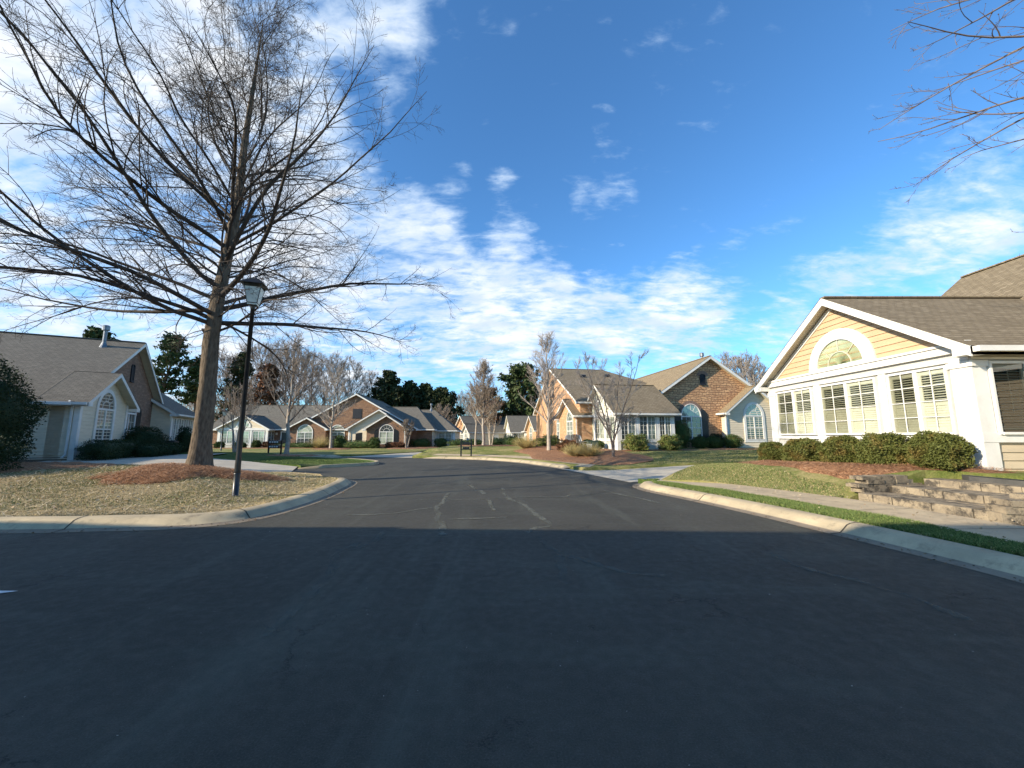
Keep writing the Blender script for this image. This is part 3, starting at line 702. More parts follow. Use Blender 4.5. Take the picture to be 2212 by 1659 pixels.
CR = [[(-0.28, 12.16), (-0.23, 11.11), (-0.05, 10.11), (0.29, 9.28), (0.54, 7.98), (0.7, 7.4), (0.61, 7.12), (0.4, 7.01), (0.26, 6.7)],
[(-1.8, 11.25), (-1.7, 9.68), (-1.7, 8.92), (-1.51, 8.27), (-1.46, 7.71), (-1.28, 7.34), (-1.13, 6.51)],
[(-3.37, 8.12), (-2.53, 8.27), (-2.04, 8.75), (-1.71, 9.01)], [(-1.4, 13.04), (-1.04, 11.68)], [(-0.93, 11.68), (-0.75, 10.97)],
[(-2.43, 10.07), (-0.89, 10.07), (0.37, 10.46), (1.36, 10.46), (1.65, 10.84), (2.72, 10.97)], [(2.72, 11.68), (3.0, 10.84), (3.35, 10.11), (3.51, 9.48)],
[(0.43, 6.42), (0.54, 5.86), (0.71, 5.51), (1.02, 5.15), (1.3, 4.84), (1.75, 4.67)], [(0.61, 5.51), (0.62, 5.04), (0.58, 4.6), (0.66, 4.43)],
[(-2.31, 5.65), (-2.14, 6.01), (-2.11, 6.42), (-2.18, 6.7)], [(-0.59, 10.0), (-0.47, 9.1), (-0.38, 8.58)], [(-1.24, 7.71), (-0.68, 7.78), (-0.09, 7.91)],
[(-2.3, 6.06), (-2.4, 5.56), (-2.15, 4.83), (-2.02, 3.99), (-1.99, 3.32)], [(3.53, 5.55), (3.54, 5.05), (3.63, 4.78), (3.85, 4.48), (3.99, 4.03), (3.99, 3.6)]]
for i, c in enumerate(CR): strip('sealed_crack', c, .16 if i not in (5, 11, 2) else .10, .0045+.0004*i, seal_shaded if i in (7, 8, 9, 12, 13) else seal, .03)
mb = MB(); mb.poly([(-7.2, 3.98, .009), (-5.42, 4.06, .009), (-5.12, 4.24, .009), (-7.2, 4.3, .009)]); o = mb.build('stop_bar_marking', paint); o['kind'] = 'structure'
# sidewalk joints
jm = MB()
for Y in (3.2, 4.7, 6.2, 7.7, 9.2, 10.7, 12.1):
    xa = np.interp(Y, [p[1] for p in sw_near], [p[0] for p in sw_near]); xb = np.interp(Y, [p[1] for p in sw_far], [p[0] for p in sw_far])
    z = float(H_walk(0, Y))+.0085; dy = .25 if Y > 7 else .05
    jm.poly([(xa, Y-.006, z), (xb, Y+dy-.006, z), (xb, Y+dy+.006, z), (xa, Y+.006, z)])
o = jm.build('sidewalk_joint', jointm); o['kind'] = 'structure'

# ------------------------------------------------------------------ house kit
def V3(p, z): return Vector((p[0], p[1], z))
def clip_band(poly, z0, z1):
    def cut(P, z, keep_above):
        out = []
        for i in range(len(P)):
            a, b = P[i], P[(i+1) % len(P)]
            ia = (a[1] >= z) if keep_above else (a[1] <= z); ib = (b[1] >= z) if keep_above else (b[1] <= z)
            if ia: out.append(a)
            if ia != ib:
                t = (z-a[1])/(b[1]-a[1]); out.append((a[0]+t*(b[0]-a[0]), z))
        return out
    P = cut(poly, z0, True)
    return cut(P, z1, False) if len(P) > 2 else []
def wall(mb, p0, p1, prof, siding=False, d=0.):
    """prof: polygon in (u along the wall, z), counter-clockwise seen from outside"""
    p0 = Vector(p0).to_2d(); p1 = Vector(p1).to_2d(); e = (p1-p0).normalized(); n = Vector((e.y, -e.x))
    def at(u, z, o): q = p0+e*u+n*(o+d); return (q.x, q.y, z)
    if not siding:
        mb.poly([at(u, z, 0) for u, z in prof], [(u, z) for u, z in prof]); return
    h = .178; z = math.floor(min(q[1] for q in prof)/h)*h; top = max(q[1] for q in prof)
    while z < top:
        b = clip_band(prof, z, z+h)
        if len(b) > 2:
            mb.poly([at(u, zz, .026*(1-(zz-z)/h)) for u, zz in b], [(u, zz) for u, zz in b])
            lo = [q for q in b if abs(q[1]-z) < 1e-6]
            if len(lo) >= 2:
                a_, c_ = min(q[0] for q in lo), max(q[0] for q in lo)
                mb.poly([at(a_, z, 0), at(c_, z, 0), at(c_, z, .026), at(a_, z, .026)])
        z += h
def block(root, x0, x1, y0, y1, zb, ze, zr, axis, walls, roofm=None, oh=.38, rk=.38, hip=(0, 0), ridge=None, sides='SENW', wn='wall', gut=True, name='roof', fa=.2, ze2=None, cap=.05):
    """gabled volume; walls: dict side-> (material, siding bool) or ('split', lower, upper, z)"""
    sl = .1
    L = {'S': ((x0, y0), (x1, y0)), 'E': ((x1, y0), (x1, y1)), 'N': ((x1, y1), (x0, y1)), 'W': ((x0, y1), (x0, y0))}
    if axis == 'x': c0, c1 = y0, y1
    else: c0, c1 = x0, x1
    rc = ridge if ridge is not None else (c0+c1)/2
    ze2 = ze if ze2 is None else ze2
    bym = []
    for s in sides:
        if s not in walls: continue
        p0, p1 = L[s]; ln = math.dist(p0, p1); spec = walls[s]
        isg = (axis == 'x' and s in 'EW') or (axis == 'y' and s in 'SN')
        hp = isg and hip[0 if s in 'WS' else 1]
        zl = {('x', 'S'): ze, ('x', 'N'): ze2, ('y', 'W'): ze, ('y', 'E'): ze2}.get((axis, s), ze)
        if isg and not hp:
            if s in ('E', 'S'): ur = rc-c0; za, zb_ = ze, ze2
            else: ur = c1-rc; za, zb_ = ze2, ze
            prof = [(0, zb), (ln, zb), (ln, zb_), (ur, zr), (0, za)]
        else: prof = [(0, zb), (ln, zb), (ln, min(zl, ze, ze2) if isg else zl), (0, min(zl, ze, ze2) if isg else zl)]
        if spec[0] == 'split':
            _, lo, up, zs = spec
            bym += [(lo[0], (p0, p1, clip_band(prof, zb-1, zs), lo[1], 0)), (up[0], (p0, p1, clip_band(prof, zs, 99), up[1], 0))]
        else: bym.append((spec[0], (p0, p1, prof, spec[1], 0)))
    for mt, (p0, p1, prof, sd_, d) in bym:
        m_ = MB(); wall(m_, p0, p1, prof, sd_, d)
        m_.build(wn, mt, root)
    # roof
    kl = (zr-ze)/(rc-c0); kr = (zr-ze2)/(c1-rc)
    e0, e1 = (x0, x1) if axis == 'x' else (y0, y1)
    a0, a1 = e0-rk, e1+rk
    if hip[0]: a0 = e0-oh
    if hip[1]: a1 = e1+oh
    r0 = e0+hip[0] if hip[0] else a0; r1 = e1-hip[1] if hip[1] else a1
    def W(a, c, z): return (a, c, z) if axis == 'x' else (c, a, z)
    def orient(pts, up=True):
        a, b, c = [Vector(q) for q in pts[:3]]
        return pts if ((b-a).cross(c-a).z > 0) == up else list(reversed(pts))
    zl0 = ze-kl*oh; zl1 = ze2-kr*oh
    R_, T_ = MB(), MB()
    for (ce, zze, k) in ((c0-oh, zl0, kl), (c1+oh, zl1, kr)):
        top = [W(a0, ce, zze+sl), W(a1, ce, zze+sl), W(r1, rc, zr+sl), W(r0, rc, zr+sl)]
        ln = math.hypot(rc-ce, zr-zze)
        uv = {tuple(top[0]): (a0, 0), tuple(top[1]): (a1, 0), tuple(top[2]): (r1, ln), tuple(top[3]): (r0, ln)}
        t = orient(top); R_.poly(t, [uv[tuple(q)] for q in t])
        bot = orient([W(a0+.005, ce, zze-.02), W(a1-.005, ce, zze-.02), W(r1-.005, rc, zr-.02), W(r0+.005, rc, zr-.02)], False)
        T_.poly(bot, m=1)
        # eave fascia
        f = [W(a0, ce, zze+sl-.004), W(a1, ce, zze+sl-.004), W(a1, ce, zze-.1), W(a0, ce, zze-.1)]
        T_.poly(f); T_.poly(list(reversed([W(*q) if False else q for q in f])))
        if gut:
            s_ = -1 if ce < rc else 1; g = ce+s_*.065
            mid = (a0+a1)/2; cc = W(mid, g, zze+.02); dd = (abs(a1-a0)-.04, .13, .12) if axis == 'x' else (.13, abs(a1-a0)-.04, .12)
            T_.box(cc, dd)
        # rake boards
        for a_, hp, sg in ((a0, hip[0], -1), (a1, hip[1], 1)):
            if hp: continue
            for (t0, t1, dz) in ((0, .035, 0),):
                q = [W(a_+sg*t0, ce, zze+sl-.003), W(a_+sg*t0, rc, zr+sl-.003), W(a_+sg*t0, rc, zr+sl-fa), W(a_+sg*t0, ce, zze+sl-fa)]
                q2 = [W(a_+sg*t1, ce, zze+sl-.003), W(a_+sg*t1, rc, zr+sl-.003), W(a_+sg*t1, rc, zr+sl-fa), W(a_+sg*t1, ce, zze+sl-fa)]
                T_.poly(q2); T_.poly(q); T_.poly([q[2], q[3], q2[3], q2[2]]); T_.poly([q[0], q[1], q2[1], q2[0]])
                T_.poly([q[0], q[3], q2[3], q2[0]])
                k3 = [W(a_+sg*.05, ce, zze+sl+.006), W(a_+sg*.05, rc, zr+sl+.006), W(a_-sg*.02, rc, zr+sl+.006), W(a_-sg*.02, ce, zze+sl+.006)]
                k3 = orient(k3); R_.poly(k3, [(0, 0), (ln, 0), (ln, .07), (0, .07)])
            # soffit return at the foot of the gable
            inn = e0 if sg < 0 else e1; wll = c0 if ce < rc else c1
            c_ = W((a_+inn)/2+sg*.01, (ce+wll)/2, zze+.0); d_ = (abs(a_-inn)+.03, abs(ce-wll), .17) if axis == 'x' else (abs(ce-wll), abs(a_-inn)+.03, .17)
            T_.box(c_, d_)
    for hp, a_, r_, e_ in ((hip[0], a0, r0, -1), (hip[1], a1, r1, 1)):
        if hp:
            zh = min(zl0, zl1)
            t = orient([W(a_, c0-oh, zl0+sl), W(a_, c1+oh, zl1+sl), W(r_, rc, zr+sl)]); R_.poly(t, [(0, 0), (c1-c0+2*oh, 0), ((c1-c0)/2+oh, math.hypot(hp, zr-ze)*1.1)] if True else None)
            f = [W(a_, c0-oh, zl0+sl-.004), W(a_, c1+oh, zl1+sl-.004), W(a_, c1+oh, zl1-.1), W(a_, c0-oh, zl0-.1)]; T_.poly(f)
            T_.poly([W(a_, c0-oh, zl0-.05), W(a_, c1+oh, zl1-.05), W(a_-e_*oh, c1, zl1-.05), W(a_-e_*oh, c0, zl0-.05)], m=1)
    # ridge cap
    cw = .2 if cap > .02 else .04; cc = W((r0+r1)/2, rc, zr+sl+.012*(cap > .02)); dd = (abs(r1-r0), cw, cap) if axis == 'x' else (cw, abs(r1-r0), cap)
    R_.box(cc, dd)
    ro = R_.build(name, roofm, root); T_.build('fascia', [white, soffit], root)
    return ro
class Wn:
    """builder working on a wall plane"""
    def __init__(s, p0, p1, root): s.p0 = Vector(p0).to_2d(); s.e = (Vector(p1).to_2d()-s.p0).normalized(); s.n = Vector((s.e.y, -s.e.x)); s.root = root
    def at(s, u, d, z): q = s.p0+s.e*u+s.n*d; return Vector((q.x, q.y, z))
    def box(s, mb, u0, u1, z0, z1, d0, d1, m=0):
        E3 = Vector((s.e.x, s.e.y, 0)); N3 = Vector((s.n.x, s.n.y, 0))
        mb.box(s.at((u0+u1)/2, (d0+d1)/2, (z0+z1)/2), (u1-u0, d1-d0, z1-z0), (E3, N3, Vector((0, 0, 1))), m)
    def arc(s, mb, uc, z, r0, r1, rz0, rz1, d0, d1, n=18, a0=0, a1=math.pi, uvs=False):
        for i in range(n):
            A = a0+(a1-a0)*i/n; B = a0+(a1-a0)*(i+1)/n
            def q(r, rz, a, d): return s.at(uc+r*math.cos(a), d, z+rz*math.sin(a))
            i0, i1, o0, o1 = q(r0, rz0, A, d1), q(r0, rz0, B, d1), q(r1, rz1, A, d1), q(r1, rz1, B, d1)
            mb.poly([i0, o0, o1, i1], [(A*r1, 0), (A*r1, r1-r0), (B*r1, r1-r0), (B*r1, 0)] if uvs else None)
            mb.poly([o0, q(r1, rz1, A, d0), q(r1, rz1, B, d0), o1]); mb.poly([q(r0, rz0, A, d0), i0, i1, q(r0, rz0, B, d0)])
    def bar(s, mb, u0, z0, u1, z1, w, d0, d1):
        a = s.at(u0, (d0+d1)/2, z0); b = s.at(u1, (d0+d1)/2, z1); X = (b-a); l = X.length; X.normalize(); N3 = Vector((s.n.x, s.n.y, 0)); Z = X.cross(N3)
        mb.box((a+b)/2, (l, d1-d0, w), (X, N3, Z))
    def pane(s, win, u0, u1, z0, z1, d, mat, name='pane'):
        m_ = MB(); m_.poly([s.at(u0, d, z0), s.at(u1, d, z0), s.at(u1, d, z1), s.at(u0, d, z1)], [(u0, z0), (u1, z0), (u1, z1), (u0, z1)]); return m_.build(name, mat, win)
    def fan(s, win, uc, z, r, rz, d, mat):
        m_ = MB(); m_.poly([s.at(uc+r*math.cos(math.pi*i/20), d, z+rz*math.sin(math.pi*i/20)) for i in range(21)]); return m_.build('pane', mat, win)
    def arch_window(s, uc, zs, w, zspring, rise, cas=.1, pm=gl_mid, pm_low=None, pm_fan=None, surround=None, rays=4, cols=2, split=True):
        f = MB(); h = w/2; D = .07
        s.box(f, uc-h-cas, uc-h, zs-.06, zspring, 0, D); s.box(f, uc+h, uc+h+cas, zs-.06, zspring, 0, D)
        s.box(f, uc-h, uc+h, zs-.06, zs, 0, D+.01); s.box(f, uc-h, uc+h, zspring-.05, zspring+.05, 0, D-.006)
        s.arc(f, uc, zspring, h, h+cas, rise, rise+cas, 0, D)
        s.box(f, uc-.045, uc+.045, zs, zspring-.05, 0, D-.012)
        zm = (zs+zspring-.05)/2
        s.box(f, uc-h, uc-.045, zm-.03, zm+.03, .0, D-.018); s.box(f, uc+.045, uc+h, zm-.03, zm+.03, .0, D-.018)
        for sg in (-1, 1):
            a, b = (uc-h, uc-.045) if sg < 0 else (uc+.045, uc+h); m_ = (a+b)/2
            s.box(f, m_-.009, m_+.009, zs, zm-.03, .0, .032); s.box(f, m_-.009, m_+.009, zm+.03, zspring-.05, .0, .032)
            for (c, d_) in ((zs, zm-.03), (zm+.03, zspring-.05)):
                s.box(f, a, b, (c+d_)/2-.009, (c+d_)/2+.009, .0, .030)
        s.arc(f, uc, zspring+.04, h*.44, h*.48, rise*.44, rise*.48, 0, .032, 12)
        for k in range(1, rays+1):
            A = math.pi*k/(rays+1)
            s.bar(f, uc+h*.47*math.cos(A), zspring+.04+rise*.45*math.sin(A), uc+h*math.cos(A), zspring+rise*math.sin(A)*.99, .02, 0.002, .034)
        win = f.build('window', white, s.root)
        s.pane(win, uc-h, uc+h, zm, zspring-.04, .02, pm); s.pane(win, uc-h, uc+h, zs, zm, .02, pm_low or pm)
        s.fan(win, uc, zspring+.04, h+.005, rise-.03, .021, pm_fan or pm)
        if surround:
            m_ = MB(); s.arc(m_, uc, zspring-.1, h+cas, h+cas+.3, rise+cas, rise+cas+.34, 0, .03, 22, uvs=True); m_.build('brick_arch', surround, s.root)
        return win
    def twin_window(s, u0, u1, z0, z1, cas=.05, mats=(gl_mid, gl_mid), rows=4, cols=2, screen=None, D=.06):
        f = MB(); um = (u0+u1)/2
        s.box(f, u0, u0+cas, z0, z1, 0, D); s.box(f, u1-cas, u1, z0, z1, 0, D); s.box(f, u0+cas, u1-cas, z0, z0+cas, 0, D); s.box(f, u0+cas, u1-cas, z1-cas, z1, 0, D)
        s.box(f, um-.04, um+.04, z0+cas, z1-cas, 0, D-.006)
        for k, (a, b) in enumerate(((u0+cas, um-.04), (um+.04, u1-cas))):
            for c in range(1, cols): s.box(f, a+(b-a)*c/cols-.009, a+(b-a)*c/cols+.009, z0+cas, z1-cas, 0, .030)
            for r_ in range(1, rows): s.box(f, a, b, z0+cas+(z1-z0-2*cas)*r_/rows-.008, z0+cas+(z1-z0-2*cas)*r_/rows+.008, 0, .028)
        win = f.build('window', white, s.root)
        s.pane(win, u0+cas, um-.04, z0+cas, z1-cas, .018 if screen is None else .034, mats[0]); s.pane(win, um+.04, u1-cas, z0+cas, z1-cas, .018, mats[1])
        return win
    def shutter(s, u0, u1, z0, z1, slope=0, name='shutter', mat=None):
        f = MB(); pr = [(u0, z0), (u1, z0), (u1, z1+(slope if slope > 0 else 0)), (u0, z1+(-slope if slope < 0 else 0))]
        mid = ((u0+u1)/2, z1+abs(slope)*.75)
        pr = pr[:3]+[mid]+pr[3:]
        for d in (.035,): f.poly([s.at(u, d, z) for u, z in pr])
        for i in range(len(pr)):
            a, b = pr[i], pr[(i+1) % len(pr)]; f.poly([s.at(a[0], 0, a[1]), s.at(b[0], 0, b[1]), s.at(b[0], .035, b[1]), s.at(a[0], .035, a[1])])
        w = (u1-u0)/4
        for k in range(1, 4): s.box(f, u0+k*w-.006, u0+k*w+.006, z0, z1, .034, .041)
        for z in (z0+.25, (z0+z1)/2, z1-.2): s.box(f, u0, u1, z-.05, z+.05, .036, .052)
        return f.build(name, mat or black, s.root)
    def vent(s, uc, z0, w, z1):
        f = MB(); s.box(f, uc-w/2, uc-w/2+.05, z0, z1, 0, .06); s.box(f, uc+w/2-.05, uc+w/2, z0, z1, 0, .06); s.box(f, uc-w/2, uc+w/2, z0, z0+.05, 0, .055)
        s.arc(f, uc, z1, w/2-.05, w/2, w*.22, w*.28, 0, .06, 10); s.box(f, uc-w/2, uc+w/2, z0-.08, z0, 0, .09)
        f.poly([s.at(uc-w/2, .008, z0), s.at(uc+w/2, .008, z0), s.at(uc+w/2, .008, z1+w*.1), s.at(uc, .008, z1+w*.26), s.at(uc-w/2, .008, z1+w*.1)])
        n = int((z1-z0)/.08)
        for k in range(n): s.bar(f, uc-w/2+.05, z0+.06+k*.08, uc+w/2-.05, z0+.06+k*.08, .05, .01, .045)
        return f.build('gable_vent', ventm, s.root)
    def trim(s, lst, name='trim', mat=None):
        f = MB()
        for q in lst: s.box(f, *q)
        return f.build(name, mat or white, s.root)
    def downspout(s, u, z0, z1, d=.06):
        f = MB(); s.box(f, u-.04, u+.04, z0+.15, z1-.25, d-.03, d+.03)
        a = s.at(u, d, z1-.25); b = s.at(u, d+.3, z1+.0); f.tube([a, (a+b)/2+Vector((0, 0, .0)), b], .04, 6)
        a = s.at(u, d, z0+.16); b = s.at(u, d+.25, z0+.05); f.tube([a, b], .04, 6)
        return f.build('downspout', white, s.root)
def house(name, loc, deg, label, cat='house', group=None): return empty(name, loc, R(deg), label, cat, group)
def flue(root, x, y, z0, z1, r=.12):
    f = MB(); f.tube([(x, y, z0-.3), (x, y, z1-.25)], r*.75, 12); f.tube([(x, y, z0-.1), (x, y, z0+.12), (x, y, z0+.3)], [r*2.0, r*1.2, r*.8], 12)
    f.tube([(x, y, z1-.26), (x, y, z1)], [r*1.45, r*1.45], 12); f.tube([(x, y, z1), (x, y, z1+.05)], [r*1.5, r*1.2], 12)
    return f.build('flue', galv, root)

# ---- butter yellow house on the right
HY = house('clubhouse', (11.15, 9.2, -.11), 0, 'butter yellow house with fan window and white sunroom behind the five clipped bushes'); HY.scale = (1.07, 1.07, 1.07)
P_ = (panelw, False); YS = (sid_yellow, True)
block(HY, 0, 6.5, 0, 6.8, .2, 3.70, 5.93, 'x', {'W': ('split', P_, YS, 3.70), 'S': ('split', (sid_tan, True), P_, 1.46), 'N': P_}, sh_brown, .36, .36, fa=.24)
block(HY, 3.3, 14.3, -14, 6.7, .2, 3.70, 8.2, 'y', {'N': YS, 'W': (sid_tan, True), 'S': YS}, sh_brown, .4, .35)
W_ = Wn((0, 6.8), (0, 0), HY)     # u = 6.8 - y
W_.trim([(-.05, 6.85, 3.52, 3.72, 0, .10), (-.08, 6.88, 3.70, 3.76, 0, .14), (-.03, 6.83, 3.32, 3.37, 0, .075), (0, 6.8, 1.50, 1.60, 0, .07), (0, 6.8, .3, .95, 0, .035),
         (-.04, .32, .3, 3.32, 0, .06), (2.27, 2.5, .95, 3.32, 0, .05), (4.62, 4.82, .95, 3.32, 0, .05), (6.42, 6.84, .3, 3.32, 0, .06), (6.38, 6.90, .3, .52, 0, .10), (-.08, .36, 3.16, 3.30, .0, .08), (6.38, 6.9, 3.16, 3.30, 0, .09)])
# rake frieze boards on the gable
f = MB(); k = (5.93-3.70)/3.4
for sg in (-1, 1): W_.bar(f, 3.4+sg*3.05, 3.78, 3.4, 3.78+k*3.05, .13, 0, .05)
f.build('rake_frieze', white, HY)
def shuttered(Wl, u0, u1, z0, z1, openfrac=.55, grid=True, frame_name='window', dim=False):
    f = MB(); c = .055; um = (u0+u1)/2; D = .10
    Wl.box(f, u0, u0+c, z0, z1, 0, D); Wl.box(f, u1-c, u1, z0, z1, 0, D); Wl.box(f, u0+c, u1-c, z0, z0+c, 0, D+.02); Wl.box(f, u0+c, u1-c, z1-c, z1, 0, D); Wl.box(f, um-.045, um+.045, z0+c, z1-c, 0, D-.005)
    for a, b in ((u0+c, um-.045), (um+.045, u1-c)) if grid else ():
        Wl.box(f, (a+b)/2-.010, (a+b)/2+.010, z0+c, z1-c, .076, .086)
        for r_ in range(1, 4): Wl.box(f, a, b, z0+c+(z1-z0-2*c)*r_/4-.009, z0+c+(z1-z0-2*c)*r_/4+.009, .076, .084)
    win = f.build(frame_name, white, Wl.root)
    for k_, (a, b) in enumerate(((u0+c, um-.045), (um+.045, u1-c))):
        Wl.pane(win, a, b, z0+c, z1-c, .070, gl_screen if k_ == 0 else gl_clear)
        s_ = MB(); pz = z0+c; st = (z1-z0-2*c)
        Wl.box(s_, a, a+.06, z0+c, z1-c, .02, .05); Wl.box(s_, b-.06, b, z0+c, z1-c, .02, .05); Wl.box(s_, (a+b)/2-.006, (a+b)/2+.006, z0+c+.4, z1-c-.1, .052, .058)
        for zz in (z0+c, z0+c+st*(1-openfrac)-.04, z1-c-.10): Wl.box(s_, a+.06, b-.06, zz, zz+.09, .02, .048)
        zz = z0+c+.09
        while zz < z1-c-.13:
            op = zz > z0+c+st*(1-openfrac)
            ang = .45 if op else 1.35
            X = Vector((Wl.e.x, Wl.e.y, 0)); n3 = Vector((Wl.n.x, Wl.n.y, 0)); up = Vector((0, 0, 1))
            A = n3*math.cos(ang)-up*math.sin(ang); B = X.cross(A)
            s_.box(Wl.at((a+b)/2, .032, zz+.03), (b-a-.12, .050 if op else .062, .006), (X, A, B)); zz += .062
        s_.build('shutter_slats', blindm if not dim else screenm, win)
        Wl.pane(win, a, b, z0+c, z1-c, .008, gl_dark, 'backing')
for a, b in ((.42, 2.20), (2.56, 4.56), (4.90, 6.38)): shuttered(W_, a, b, 1.63, 3.27)
# fan window
f = MB(); W_.arc(f, 3.4, 3.78, .90, 1.22, .90, 1.20, 0, .07, 30); W_.arc(f, 3.4, 3.78, .86, .90, .86, .90, 0, .085, 30)
W_.box(f, 2.18, 4.62, 3.76, 3.84, 0, .08); W_.arc(f, 3.4, 3.82, .42, .45, .42, .45, 0, .05, 18)
for k in range(1, 4): A = math.pi*k/4; W_.bar(f, 3.4+.44*math.cos(A), 3.82+.44*math.sin(A), 3.4+.88*math.cos(A), 3.82+.86*math.sin(A), .022, .01, .05)
fw = f.build('fan_window', white, HY); W_.fan(fw, 3.4, 3.82, .88, .86, .055, gl_clear)
s_ = MB()
for k in range(44):
    A = math.pi*(k+.5)/44; B = A+math.pi/44*.8; r0, r1 = .05, .88
    s_.poly([W_.at(3.4+r0*math.cos(A), .012, 3.82+r0*math.sin(A)), W_.at(3.4+r1*math.cos(A), .012, 3.82+r1*math.sin(A)*.97), W_.at(3.4+r1*math.cos(B), .032, 3.82+r1*math.sin(B)*.97), W_.at(3.4+r0*math.cos(B), .032, 3.82+r0*math.sin(B))])
s_.build('pleated_shade', noisy('green_shade', (.56, .62, .46), (.48, .54, .40), 3, .7, 0), fw)
S_ = Wn((0, 0), (3.3, 0), HY)
S_.trim([(-.10, 3.3, 3.46, 3.7, 0, .08), (-.065, 3.3, 1.46, 1.66, 0, .07), (-.065, .27, .3, 3.26, 0, .06), (-.10, .31, .3, .52, 0, .10), (-.10, .31, 3.16, 3.30, 0, .085), (2.0, 2.3, 1.6, 3.32, 0, .05), (-.06, 3.3, 3.32, 3.37, 0, .075)])
shuttered(S_, .30, 1.98, 1.63, 3.27, 1.0, False)
S_.downspout(2.6, .8, 3.6)

# ---- stone and brick duplex in the middle right
HC = house('brick_house', (7.3, 26.8, 0), 8, 'long house with ledgestone gable, orange brick gables and white sunroom in the middle right')
BO = (brick_o, False); ST = (stone, False); CR_ = (sid_cream, True)
block(HC, 0, 4.2, 0, 6.6, .2, 3.32, 5.52, 'x', {'W': ('split', P_, CR_, 3.30), 'S': P_, 'E': P_, 'N': P_}, sh_brown, .36, .38)
block(HC, 2.4, 16.4, 3.2, 21, .2, 3.3, 8.0, 'y', {'S': ST, 'E': (sid_grey, True), 'W': BO}, sh_tan, .4, .42, fa=.24)
block(HC, 10.3, 15.1, 2.6, 8, .2, 3.62, 5.52, 'y', {'S': (sid_grey, True), 'W': (sid_grey, True), 'E': (sid_grey, True)}, sh_tan, .36, .42)
block(HC, -1.0, 3, 5.0, 22.8, .2, 4.45, 8.6, 'x', {'W': BO, 'S': BO}, sh_brown, .36, .38)
block(HC, 1.0, 11.5, 4.0, 23.8, .2, 3.97, 8.58, 'x', {'N': BO}, sh_brown, .36, .36, hip=(0, 6.9))
block(HC, -1.35, 3, 4.95, 10.35, .2, 3.35, 4.75, 'x', {'W': BO, 'S': BO, 'N': BO}, sh_brown, .34, .38)
Wc = Wn((0, 6.6), (0, 0), HC)
Wc.trim([(-.04, 6.64, 3.06, 3.36, 0, .08), (0, 6.6, 1.22, 1.34, 0, .06), (0, 6.6, .2, 1.0, 0, .03), (-.03, .26, .2, 3.06, 0, .05), (2.05, 2.28, .2, 3.06, 0, .05), (4.32, 4.55, .2, 3.06, 0, .05), (6.34, 6.64, .2, 3.06, 0, .06)])
for a, b in ((.3, 2.0), (2.34, 4.26), (4.6, 6.28)): Wc.twin_window(a, b, 1.38, 3.0, mats=(gl_mid, gl_pale))
f = MB(); Wc.arc(f, 3.3, 3.5, .62, .78, .75, .92, 0, .07, 20); Wc.box(f, 2.5, 4.1, 3.44, 3.54, 0, .08)
for k in range(1, 4): A = math.pi*k/4; Wc.bar(f, 3.3, 3.5, 3.3+.62*math.cos(A), 3.5+.74*math.sin(A), .025, .01, .04)
fw = f.build('fan_window', white, HC); Wc.fan(fw, 3.3, 3.52, .63, .75, .02, gl_mid)
Sc = Wn((0, 0), (4.2, 0), HC)
Sc.trim([(-.05, 4.24, 3.0, 3.3, 0, .07), (0, 4.2, 1.16, 1.32, 0, .06), (-.05, .2, .2, 3.0, 0, .05), (1.36, 1.56, .2, 3.0, 0, .05), (2.86, 3.06, .2, 3.0, 0, .05), (3.98, 4.24, .2, 3.0, 0, .05), (.2, 3.98, .45, .52, 0, .05), (0.02, 4.18, .2, .46, 0, .03)])
for a, b in ((.24, 1.32), (1.60, 2.82), (3.08, 3.96)): Sc.twin_window(a, b, 1.34, 2.98, cas=.04, mats=(gl_dark, gl_mid), rows=5)
Wb = Wn((2.4, 3.2), (16.4, 3.2), HC)      # u = x - 2.4
Wb.arch_window(5.22, 1.38, 1.62, 3.15, .98, .06, gl_dark, gl_dark, gl_mid, surround=soldier, rays=5)
Wb.shutter(3.78, 4.34, 1.3, 3.35, .45); Wb.shutter(6.12, 6.68, 1.3, 3.35, -.45); Wb.vent(6.45, 5.78, .5, 6.5)
f = MB(); Wb.arc(f, 6.45, 6.5, .26, .5, .14, .40, 0, .03, 14, uvs=True); f.build('brick_arch', soldier, HC)
Wd = Wn((10.3, 2.6), (15.1, 2.6), HC)
Wd.arch_window(2.4, 1.36, 1.45, 3.2, .92, .20, gl_dark, gl_dark, gl_mid, rays=5)
Wd.trim([(-.03, .12, .2, 3.5, 0, .04), (4.68, 4.83, .2, 3.5, 0, .04), (1.45, 3.35, 1.12, 1.30, 0, .05)]); Wd.downspout(-.16, .6, 3.4, .10)
We = Wn((-1.35, 10.35), (-1.35, 4.95), HC)
We.arch_window(3.6, 1.25, 1.7, 2.85, .85, .07, gl_mid, gl_mid, gl_mid, rays=4); We.trim([(2.5, 4.7, 1.10, 1.19, 0, .1)], 'sill')
We.downspout(5.5, .6, 3.2)
Wf = Wn((-1.0, 22.8), (-1.0, 5.0), HC)    # u = 22.8 - y
Wf.arch_window(11.2, 1.35, 1.6, 2.85, .85, .07, gl_mid, gl_dark, gl_mid); Wf.arch_window(6.6, 1.35, 1.3, 2.85, .7, .07, gl_mid, gl_dark, gl_mid); Wf.vent(8.9, 5.7, .62, 7.1)
flue(HC, 9.9, 4.6, 7.6, 8.7)
for (x, y) in ((1.4, 11.2), (4.1, 11.6)):
    f = MB(); z = 8.6-(13.9-y)*.466+.12; f.tube([(x-.25, y, z+.08), (x+.25, y, z+.08)], .16, 8); f.box((x, y+.1, z), (.5, .5, .1)); f.build('roof_vent', black, HC)

